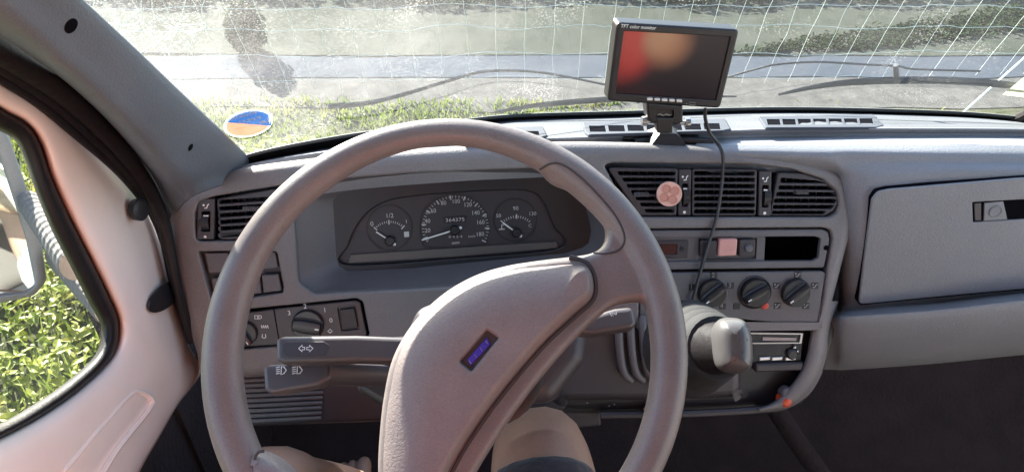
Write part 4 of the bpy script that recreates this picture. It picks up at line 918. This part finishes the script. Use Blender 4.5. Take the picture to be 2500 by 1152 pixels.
Rp = .043; prof = [(0, -.018)] + [(Rp * (1 - math.cos(math.pi / 2 * k / 11)), -.012 + .034 * math.sin(math.pi / 2 * k / 11)) for k in range(12)]
b = MB(); L = [[WP.at(a.x, a.y, h) for a in inset(q, [ins * k for k in sc_])] for ins, h in prof]
b.loops(L); last = inset(q, [prof[-1][0] * k for k in sc_]); em = None
bq = [(1118, 882), (1188, 801), (1221, 823), (1151, 909)]     # badge recess
hq = ccw(fillet(ccw([Vector(WP.uv(x, y, .022)) for x, y in bq]), .0025))
hl = [inset(hq, -.0012), hq, hq]
b.loops([[WP.at(a.x, a.y, .022) for a in hl[0]], [WP.at(a.x, a.y, .0212) for a in hl[1]], [WP.at(a.x, a.y, .017) for a in inset(hq, .001)]])
polys = [last, hl[0]]; b.add([WP.at(a.x, a.y, .022) for qq in polys for a in qq], tessellate_polygon([[Vector((a.x, a.y, 0)) for a in qq] for qq in polys]))
pad = b.obj('hub_pad', M['pad'], sw, sharp=60)
b = MB(); b.add([WP.at(a.x, a.y, .0172) for a in hq], [tuple(range(len(hq)))]); bd = b.obj('badge', mat('badge_recess', (.045, .028, .03), .5), sw, flat=True)
WB = WP.up(.0176); b = MB(); b.plate(WB, [(1140, 877), (1189, 823), (1198, 840), (1149, 893)], .0012, .003, .0005); b.obj('emblem', M['badge'], bd)
b = MB()
for (x0, y0, x1, y1) in ((1145, 880, 1151, 888), (1186, 831, 1190, 838), (1158, 864, 1164, 872), (1172, 848, 1178, 857)): b.ribbon(WB, [(x0, y0), (x1, y1)], 1.6 if x0 in (1145, 1186) else .7, .0016)
b.obj('emblem_mark', M['softwhite'], bd, flat=True)
# seam lines on the rim insert and around the pad
Trim = bvh(rim, True)
def seam(pts, off, rr=.0011, res=40):
    P = [Vector((x, y)) for x, y in pts]; P = cr(P, res)
    return MB().tube([cast(Trim, p.x, p.y, 0) or WP.hit(p.x, p.y, .008) for p in P], rr, 6)
seam([(1318, 414), (1345, 400), (1378, 404), (1432, 446), (1492, 512), (1520, 560), (1524, 592), (1508, 612), (1480, 619), (1450, 618)], .0092, .0009).obj('insert_seam', M['seam'], sw)
b = MB(); b.tube([WP.hit(x, y, .006) for x, y in [(1390, 627), (1434, 643), (1453, 682), (1449, 730), (1407, 771), (1337, 835), (1264, 918), (1197, 1003), (1137, 1091), (1102, 1155)]], .0022, 6, res=60); b.obj('pad_gap', M['seam'], sw)
b = MB(); b.lathe(atd(1190, 900, .64), WN, [(.05, -.03), (.05, -.005), (.04, .0)], 30); b.obj('hub_boss', M['black'], sw)
# lower thumb rest near (640,1110)
b = MB(); qq = [(618, 1110), (640, 1103), (690, 1130), (730, 1180), (720, 1260), (640, 1240), (610, 1170)]
qv = [Vector(a[:2]) for a in ccw([Vector(a) for a in cr([wuv(p) for p in qq], 60, True)])]
b.loops([[WP.at(a.x, a.y, h) for a in inset(qv, i)] for i, h in ((0, -.012), (0, .004), (.003, .011), (.009, .0145))]); b.add([WP.at(a.x, a.y, .0145) for a in inset(qv, .009)], tessellate_polygon([[Vector((a.x, a.y, 0)) for a in inset(qv, .009)]]))
b.obj('thumb_rest', M['pad'], sw, sharp=60)
MB().tube([WP.hit(x, y, .012) for x, y in [(634, 1165), (622, 1125), (630, 1104), (645, 1100)]], .0012, 6, res=20).obj('insert_seam', M['seam'], sw)
# ================================================================== GEAR LEVER
gl_ = thing('gear_lever', atd(1700, 900, .88), 'dash mounted gear lever with ribbed gaiter and worn grey knob', 'gear lever')
b = MB(); A = atd(1680, 850, .90); Bq = atd(1750, 848, .79); N_ = 60
b.tube([A.lerp(Bq, k / N_) for k in range(N_ + 1)], lambda t: .060 - .026 * (int(t * 5) / 5) - .008 * ((t * 5) % 1) ** 3, 26, flat=.95); b.obj('gaiter', mat('matte_gaiter', (.014, .013, .014), .85, [(500, .3)]), gl_, sharp=40)
b = MB(); b.tube([atd(1740, 850, .80), atd(1790, 850, .745)], lambda t: .030 - .008 * t, 20); b.obj('neck', M['rubber'], gl_, sharp=60)
KP = facing(1793, 845, .70, 8, -8)
kq = [Vector(a[:2]) for a in ccw([Vector(KP.uv(x, y)) for x, y in [(1760, 779), (1792, 774), (1822, 782), (1838, 812), (1843, 860), (1838, 898), (1812, 912), (1778, 910), (1754, 895), (1745, 850), (1744, 805)]])]
kq = [Vector(a[:2]) for a in cr(kq, 60, True)]
b = MB(); pr = [(.006, -.040), (.001, -.028), (0, -.014), (.0008, -.006), (.003, .002), (.0065, .0075), (.011, .0105), (.016, .012)]
Lk_ = [[KP.at(a.x, a.y, h) for a in inset(kq, i)] for i, h in pr]; b.loops(Lk_, True, True, False)
b.add(Lk_[-1], tessellate_polygon([[Vector((a.x, a.y, 0)) for a in inset(kq, .016)]])); b.obj('knob', mat('worn_knob', (.075, .07, .07), .33, [(300, .06)]), gl_, sharp=80)
b = MB()
for t, x, y in (('1', 1806, 829), ('3', 1824, 829), ('2', 1788, 861), ('4', 1812, 860)): b.text(KP, x, y, t, 7, .0125)
b.obj('shift_number', M['seam'], gl_, flat=True)
# ================================================================== MONITOR, CABLE, DISC
MN = Vector((.10, -1, .02)).normalized()
MPn = Pl(aty(1640, 160, .815), MN)
mon = thing('monitor', aty(1640, 348, .83), 'small black monitor standing on the dashboard top, screen with a painted red and beige reflection', 'monitor')
mo = [(1507, 56), (1806, 74), (1759, 266), (1483, 248)]
b = MB(); b.plate(MPn, mo, 0, .018, .003, fil=.006, back=True, holes=[([(1524, 77), (1784, 91), (1748, 246), (1503, 229)], .001, .001, .003)]); b.obj('casing', M['bezel'], mon)
SPn = MPn.up(-.0022)
b = MB(); b.plate(SPn, [(1520, 75), (1788, 89), (1751, 248), (1499, 231)], 0, .001, .0002)
# cabin reflection painted as emissive colour blobs on the dark panel
ms = bpy.data.materials.new('painted_reflection'); ms.use_nodes = True; t = ms.node_tree; p = t.nodes['Principled BSDF']; N = t.nodes.new; Lk = t.links.new
tc = N('ShaderNodeTexCoord')
def blob(px, py, sx, sy, rot=0):
    c = SPn.hit(px, py); mp = N('ShaderNodeMapping'); mp.vector_type = 'TEXTURE'; mp.inputs['Location'].default_value = c; mp.inputs['Rotation'].default_value = (0, R(rot), 0)
    mp.inputs['Scale'].default_value = (sx, 1, sy); Lk(tc.outputs['Object'], mp.inputs[0]); ln = N('ShaderNodeVectorMath'); ln.operation = 'LENGTH'; Lk(mp.outputs[0], ln.inputs[0])
    nz = N('ShaderNodeTexNoise'); nz.inputs['Scale'].default_value = 40; Lk(tc.outputs['Object'], nz.inputs[0])
    mr = N('ShaderNodeMapRange'); mr.interpolation_type = 'SMOOTHSTEP'; mr.inputs[1].default_value = 1.45; mr.inputs[2].default_value = .35; Lk(ln.outputs['Value'], mr.inputs[0]); return mr.outputs[0]
def mixc(f, a, bcol):
    m_ = N('ShaderNodeMixRGB'); Lk(f, m_.inputs[0])
    if isinstance(a, tuple): m_.inputs[1].default_value = (*a, 1)
    else: Lk(a, m_.inputs[1])
    m_.inputs[2].default_value = (*bcol, 1); return m_.outputs[0]
c_ = mixc(blob(1520, 130, .040, .036), (.006, .003, .005), (.34, .022, .018))
c_ = mixc(blob(1555, 90, .020, .040), c_, (.42, .04, .03))
c_ = mixc(blob(1632, 110, .029, .027), c_, (.30, .13, .065))
c_ = mixc(blob(1615, 92, .022, .022), c_, (.40, .20, .11))
c_ = mixc(blob(1515, 245, .05, .017), c_, (.02, .004, .006))
Lk(c_, p.inputs['Emission Color']); p.inputs['Emission Strength'].default_value = .11; p.inputs['Base Color'].default_value = (.01, .006, .008, 1); p.inputs['Roughness'].default_value = .2; p.inputs['Specular IOR Level'].default_value = .25
b.obj('screen', ms, mon, wn=False)
b = MB(); b.text(MPn, 1559, 67, 'TFT color monitor', 8.5, .0006, -.06, sx=.92, bold=.01)
b.obj('lettering', M['white'], mon, flat=True)
for k in range(5):
    x, y = 1587 + k * 18.0, 242.5 + k * 1.1; b = MB(); b.plate(MPn, [(x - 7, y - 3), (x + 7, y - 2), (x + 7, y + 4), (x - 7, y + 3.4)], .0014, .003, .0006, fil=.001); b.obj('button', M['silver'], mon)
b = MB(); b.ribbon(MPn, [(1683, 250), (1698, 251), (1698, 257), (1683, 256)], 1.6, .0008, True); b.disc(MPn, 1676, 254, 1.8, .0008)
for k in range(5): b.ribbon(MPn, [(1584 + k * 18, 237.5 + k * 1.1), (1591 + k * 18, 238 + k * 1.1)], 1.2, .0007)
b.obj('panel_mark', M['softwhite'], mon, flat=True)
BP = MPn.up(-.006)
b = MB(); b.plate(BP, [(1578, 250), (1668, 258), (1668, 300), (1655, 306), (1590, 302), (1582, 292)], 0, .018, .003, fil=.004, back=True, holes=[([(1600, 268), (1645, 270), (1645, 288), (1601, 287)], .001, .0006, .004, 1)]); b.obj('swivel_bracket', M['bezel'], mon)
b = MB(); b.ribbon(BP, [(1606, 281), (1612, 278), (1618, 283), (1626, 279), (1634, 282), (1640, 280)], 3, -.003); b.obj('hinge_glint', M['softwhite'], mon, flat=True)
b = MB(); b.tube([BP.hit(1570, 296, -.008), BP.hit(1682, 300, -.008)], .0032, 10); b.obj('hinge_pin', M['chrome'], mon)
for x, y in ((1573, 296), (1678, 300)): MB().lathe(BP.hit(x, y, -.008), Vector((1, 0, 0)), [(.0062, -.0035), (.0066, 0), (.0062, .0035)], 14).obj('hinge_knob', M['chrome'], mon)
b = MB(); b.plate(BP, [(1601, 288), (1644, 289), (1642, 326), (1605, 326)], .001, .012, .002, fil=.002, back=True); b.obj('neck', M['bezel'], mon)
foot = cast(Ttop, 1622, 349) + Vector((0, 0, .003))
b = MB(); b.loops([[foot + Vector((sx * wx, sy * wy, h)) for sx, sy in ((-1, -1), (1, -1), (1, 1), (-1, 1))] for wx, wy, h in ((.022, .018, 0), (.023, .019, .004), (.020, .016, .008), (.011, .009, .016))], True, True, True); b.obj('foot', M['bezel'], mon)
for (mx, my), (ex, ey) in (((1570, 343), (1520, 341)), ((1580, 350), (1548, 352)), ((1672, 349), (1738, 352)), ((1665, 341), (1700, 339))):
    q0, q1, q2 = cast(Ttop, 1622, 347), cast(Ttop, mx, my), cast(Ttop, ex, ey); up_v = Vector((0, 0, .0035))
    b = MB(); b.tube([q0 + up_v, q1 + up_v, q2 + up_v], lambda t_: .0065 - .0015 * t_, 10, res=8)
    for v_ in b.v: v_.z = v_.z - .0
    b.obj('base_arm', M['bezel'], mon)
cab = MB(); cp = [aty(1722, 266, .80), aty(1722, 290, .80), aty(1733, 325, .80), aty(1752, 350, .797), F.hit(1764, 378, .012), F.hit(1764, 420, .006), F.hit(1762, 450, .004), F.hit(1752, 520, .0035), F.hit(1738, 570, .0035), F.hit(1725, 610, .0045), F.hit(1712, 655, .0035), F.hit(1700, 700, .004), F.hit(1690, 740, .005), F.hit(1684, 790, .005)]
cab.tube(cp, .0024, 8, res=90); tag(cab.obj('power_cable', M['black']), 'thin black cable hanging from the monitor down over the vents', 'cable')
disc = thing('vent_disc', F.hit(1634, 474, .01), 'round copper coloured disc with four circles clipped on the vent', 'air freshener')
dc = F.hit(1634, 474, .014); dn = (F.n + Vector((-.12, 0, .1))).normalized()
rr = (F.hit(1664, 474, .014) - dc).length
MB().lathe(dc, dn, [(rr * .96, -.007), (rr, -.005), (rr, .001), (rr * .96, .0022), (rr * .90, .0018), (rr * .0, .0016)], 40, cap=False).obj('disc', M['copper'], disc)
DPn = Pl(dc, dn)
for a in (20, 110, 200, 290):
    c = DPn.at(math.cos(R(a + 10)) * rr * .5, math.sin(R(a + 10)) * rr * .5, .0016)
    MB().lathe(c, dn, [(rr * .34, 0), (rr * .34, .0012), (rr * .31, .0012), (rr * .30, .0004), (0, .0004)], 24, cap=False).obj('scent_pad', M['copper2'], disc)
MB().lathe(dc, dn, [(rr * .6, -.014), (rr * .6, -.006)], 20).obj('clip', M['black'], disc)
# ================================================================== THINGS ON THE WINDSCREEN
def onplane(px, py, off=.002): return onws(px, py, off)
stk = thing('windscreen_sticker', onws(606, 301), 'oval blue and orange sticker on the lower left of the windscreen', 'sticker')
def wspl(px, py, off):
    a, b_, c = onws(px, py), onws(px + 40, py), onws(px, py - 30); n = (b_ - a).cross(c - a)
    if n.dot(ray(px, py)) > 0: n = -n
    n.normalize(); return Pl(a + n * off, n)
SKP = wspl(606, 301, -.003)
el = [(606 + 61 * math.cos(R(a)) * math.cos(R(9)) + 34 * math.sin(R(a)) * math.sin(R(9)), 302 - 34 * math.sin(R(a)) * math.cos(R(9)) - 0 - 61 * math.cos(R(a)) * math.sin(R(9)) * .6) for a in range(0, 360, 8)]
b = MB(); b.plate(SKP, el, 0, .0004, .0001); b.obj('border', M['sticker_white'], stk)
cx, cy = 606, 302; e2 = [(cx + (x - cx) * .93, cy + (y - cy) * .91) for x, y in el]
def line_y(x): return 299 + (x - 553) * .08
up_ = [q for q in e2 if q[1] < line_y(q[0])]; dn_ = [q for q in e2 if q[1] >= line_y(q[0])]
up_.sort(key=lambda q: q[0]); dn_.sort(key=lambda q: -q[0])
b = MB(); b.plate(SKP, up_ + [(up_[-1][0], line_y(up_[-1][0])), (up_[0][0], line_y(up_[0][0]))], .0006, .0003, .00005); b.obj('blue_field', M['sticker_blue'], stk)
b = MB(); b.plate(SKP, dn_ + [(dn_[-1][0], line_y(dn_[-1][0])), (dn_[0][0], line_y(dn_[0][0]))], .0006, .0003, .00005); b.obj('orange_field', M['sticker_orange'], stk)
b = MB(); b.text(SKP, 594, 284, 'REGION', 12, .0011, .28, mirror=True, sx=1.0, bold=.05); b.text(SKP, 611, 293, 'F.M.C', 13, .0011, .24, mirror=True, sx=1.2, bold=.06); b.text(SKP, 645, 298, 'LES', 12, .0011, .2, mirror=True, bold=.05)
b.obj('lettering', M['sticker_white'], stk, flat=True, wn=False)
b = MB(); b.text(SKP, 596, 312, 'RESIDENTS', 7, .0011, .22, mirror=True); b.obj('pale_lettering', mat('pale_orange', (.85, .62, .36), .5), stk, flat=True, wn=False)
YP = wspl(2470, 215, -.0012)
b = MB(); b.plate(YP, [(2448, 232), (2500, 190), (2620, 180), (2600, 250), (2500, 238)], 0, .0005, .0001); tag(b.obj('paper_label', M['paper']), 'pale yellow paper label on the windscreen at the right edge', 'label')
def wiper(label, arm, blade, r_arm, rb, joint):
    t = thing('wiper', onws(*arm[0], -.03), label, 'wiper', 'wipers outside the windscreen')
    MB().tube([onws(x, y, -.022) for x, y in arm], r_arm, 8, res=40, flat=.6).obj('arm', M['wiper'], t)
    MB().tube([onws(x, y, -.010) for x, y in blade], rb, 8, res=40, flat=.45).obj('blade', M['wiper'], t)
    MB().tube([onws(joint[0], joint[1] - 12, -.022), onws(joint[0], joint[1] + 8, -.008)], .0042, 8).obj('joint', M['wiper'], t)
wiper('wiper with long bent arm outside the glass behind the wheel', [(800, 300), (900, 290), (1000, 265), (1120, 228), (1200, 210), (1330, 213), (1480, 240), (1560, 252)], [(1205, 290), (1300, 274), (1400, 264), (1550, 254), (1680, 250), (1800, 251)],
      lambda t_: .0025 * (1 - t_) ** 2 + .0016, lambda t_: .0012 + .0038 * math.sin(math.pi * min(1, t_ + .02)) ** .7, (1560, 252))
wiper('wiper lying low outside the passenger side of the windscreen', [(1780, 222), (1850, 203), (1900, 192), (2000, 186), (2120, 192), (2200, 196), (2240, 203), (2400, 208)], [(1902, 246), (2000, 226), (2120, 214), (2290, 212), (2450, 222), (2620, 250)],
      lambda t_: .0016, lambda t_: .0015 + .0046 * math.sin(math.pi * min(1, t_ * .8 + .02)) ** .8, (2192, 205))
# ================================================================== PERSON AND SEAT
def skinned(name, pts, edges, m, parent=None, sub=2):
    me = bpy.data.meshes.new(name); me.from_pydata([p for p, r_ in pts], edges, []); me.materials.append(m)
    o = bpy.data.objects.new(name, me); C.objects.link(o); md = o.modifiers.new('skin', 'SKIN'); md.use_smooth_shade = True
    for i, (p, r_) in enumerate(pts):
        me.skin_vertices[0].data[i].radius = (r_, r_) if not isinstance(r_, tuple) else r_
    me.skin_vertices[0].data[0].use_root = True
    s_ = o.modifiers.new('sub', 'SUBSURF'); s_.levels = s_.render_levels = sub
    if parent is not None: adopt(o, parent)
    return o
KR = aty(1316, 1064, .545); KLf = aty(655, 1165, .52)
hip = V(-.03, -.02, -.90)
pts = [(hip, .13), (V(-.03, -.06, -.66), .13), (V(-.03, -.13, -.46), .15), (V(-.03, -.18, -.33), .13), (V(-.03, -.22, -.22), .055), (V(-.03, -.22, -.14), .06), (V(-.03, -.235, -.05), .085), (V(-.03, -.24, .03), .08),
       (V(.06, .0, -.90), .10), (KR.lerp(V(.08, .0, -.90), .45) , .090), (KR + Vector((0, -.07, -.016)), .070), (KR, .060), (KR + Vector((.004, .035, -.085)), .054), (V(.12, .66, -1.04), .052), (V(.13, .72, -1.24), .034), (V(.13, .74, -1.33), .036), (V(.14, .86, -1.355), .03),
       (V(-.12, .0, -.90), .10), (KLf.lerp(V(-.14, .0, -.90), .45), .090), (KLf + Vector((0, -.07, -.016)), .070), (KLf, .060), (KLf + Vector((0, .035, -.085)), .054), (V(-.21, .66, -1.02), .052), (V(-.18, .76, -1.20), .034), (V(-.17, .80, -1.28), .036), (atd(850, 1150, 1.36) + Vector((-.01, -.03, .0)), .027),
       (V(-.20, -.18, -.35), .055), (V(-.30, -.10, -.55), .042), (V(-.24, .10, -.66), .032), (V(-.22, .16, -.69), .03),
       (V(.14, -.18, -.35), .055), (V(.24, -.10, -.55), .042), (V(.18, .08, -.66), .032), (V(.16, .14, -.69), .03)]
edges = [(0, 1), (1, 2), (2, 3), (3, 4), (4, 5), (5, 6), (6, 7), (0, 8), (8, 9), (9, 10), (10, 11), (11, 12), (12, 13), (13, 14), (14, 15), (15, 16), (0, 17), (17, 18), (18, 19), (19, 20), (20, 21), (21, 22), (22, 23), (23, 24), (24, 25), (3, 26), (26, 27), (27, 28), (28, 29), (3, 30), (30, 31), (31, 32), (32, 33)]
person = skinned('person', pts, edges, M['skin'])
tag(person, 'person in dark shorts seated at the wheel, bare knees showing below it', 'person')
pt2 = [(hip, .145), (V(-.03, -.03, -.76), .145), (V(.06, .0, -.90), .11), (KR.lerp(V(.08, .0, -.90), .45), .096), (KR + Vector((-.001, -.078, -.015)), .0755), (KR + Vector((-.001, -.034, -.006)), .0715),
       (V(-.12, .0, -.90), .11), (KLf.lerp(V(-.14, .0, -.90), .45), .096), (KLf + Vector((0, -.13, -.03)), .078)]
skinned('shorts', pt2, [(0, 1), (0, 2), (2, 3), (3, 4), (4, 5), (0, 6), (6, 7), (7, 8)], M['shorts'], person)
pt3 = [(V(-.03, -.05, -.70), .145), (V(-.03, -.09, -.58), .15), (V(-.03, -.13, -.46), .168), (V(-.03, -.18, -.33), .145), (V(-.03, -.215, -.255), .075), (V(-.20, -.18, -.35), .07), (V(-.27, -.13, -.47), .062), (V(.14, -.18, -.35), .07), (V(.21, -.13, -.47), .062)]
skinned('shirt', pt3, [(0, 1), (1, 2), (2, 3), (3, 4), (3, 5), (5, 6), (3, 7), (7, 8)], M['shirt'], person)
hr = [(V(-.03, -.25, .04), .085), (V(-.03, -.27, -.02), .088)]
skinned('hair', hr, [(0, 1)], M['hair'], person)
# toes of the left foot seen beside the pad
for k, (x, y, r_) in enumerate(((838, 1150, .011), (860, 1142, .012), (888, 1136, .016))):
    p0 = atd(x, y, 1.36); skinned('toe', [(p0 + Vector((0, -.035, -.004)), r_ * .9), (p0, r_), (p0 + Vector((0, .02, -.004)), r_ * .7)], [(0, 1), (1, 2)], M['skin'], person, 2)
seat = thing('driver_seat', V(-.03, -.2, -1.3), 'dark cloth driver seat under the person', 'seat')
def cushion(name, x0, x1, y0, y1, z0, z1, tilt):
    b = MB(); c = V((x0 + x1) / 2, (y0 + y1) / 2, (z0 + z1) / 2); hx, hy, hz = (x1 - x0) / 2, (y1 - y0) / 2, (z1 - z0) / 2
    rm = Matrix.Rotation(R(tilt), 3, 'X'); v = [c + rm @ Vector((sx * hx, sy * hy, sz * hz)) for sx in (-1, 1) for sy in (-1, 1) for sz in (-1, 1)]
    b.add(v, [(0, 1, 3, 2), (4, 6, 7, 5), (0, 4, 5, 1), (2, 3, 7, 6), (0, 2, 6, 4), (1, 5, 7, 3)]); o = b.obj(name, M['seatcloth'], seat, sharp=180, wn=False)
    bv = o.modifiers.new('bev', 'BEVEL'); bv.width = .04; bv.segments = 4; return o
cushion('seat_cushion', -.27, .21, -.28, .20, -1.16, -1.03, 5); cushion('backrest', -.27, .21, -.44, -.32, -.95, -.2, 12); cushion('headrest', -.15, .09, -.52, -.43, -.13, .06, 8)
boxm(-.2, .14, -.2, .15, -1.38, -1.16).obj('seat_base', M['black'], seat)
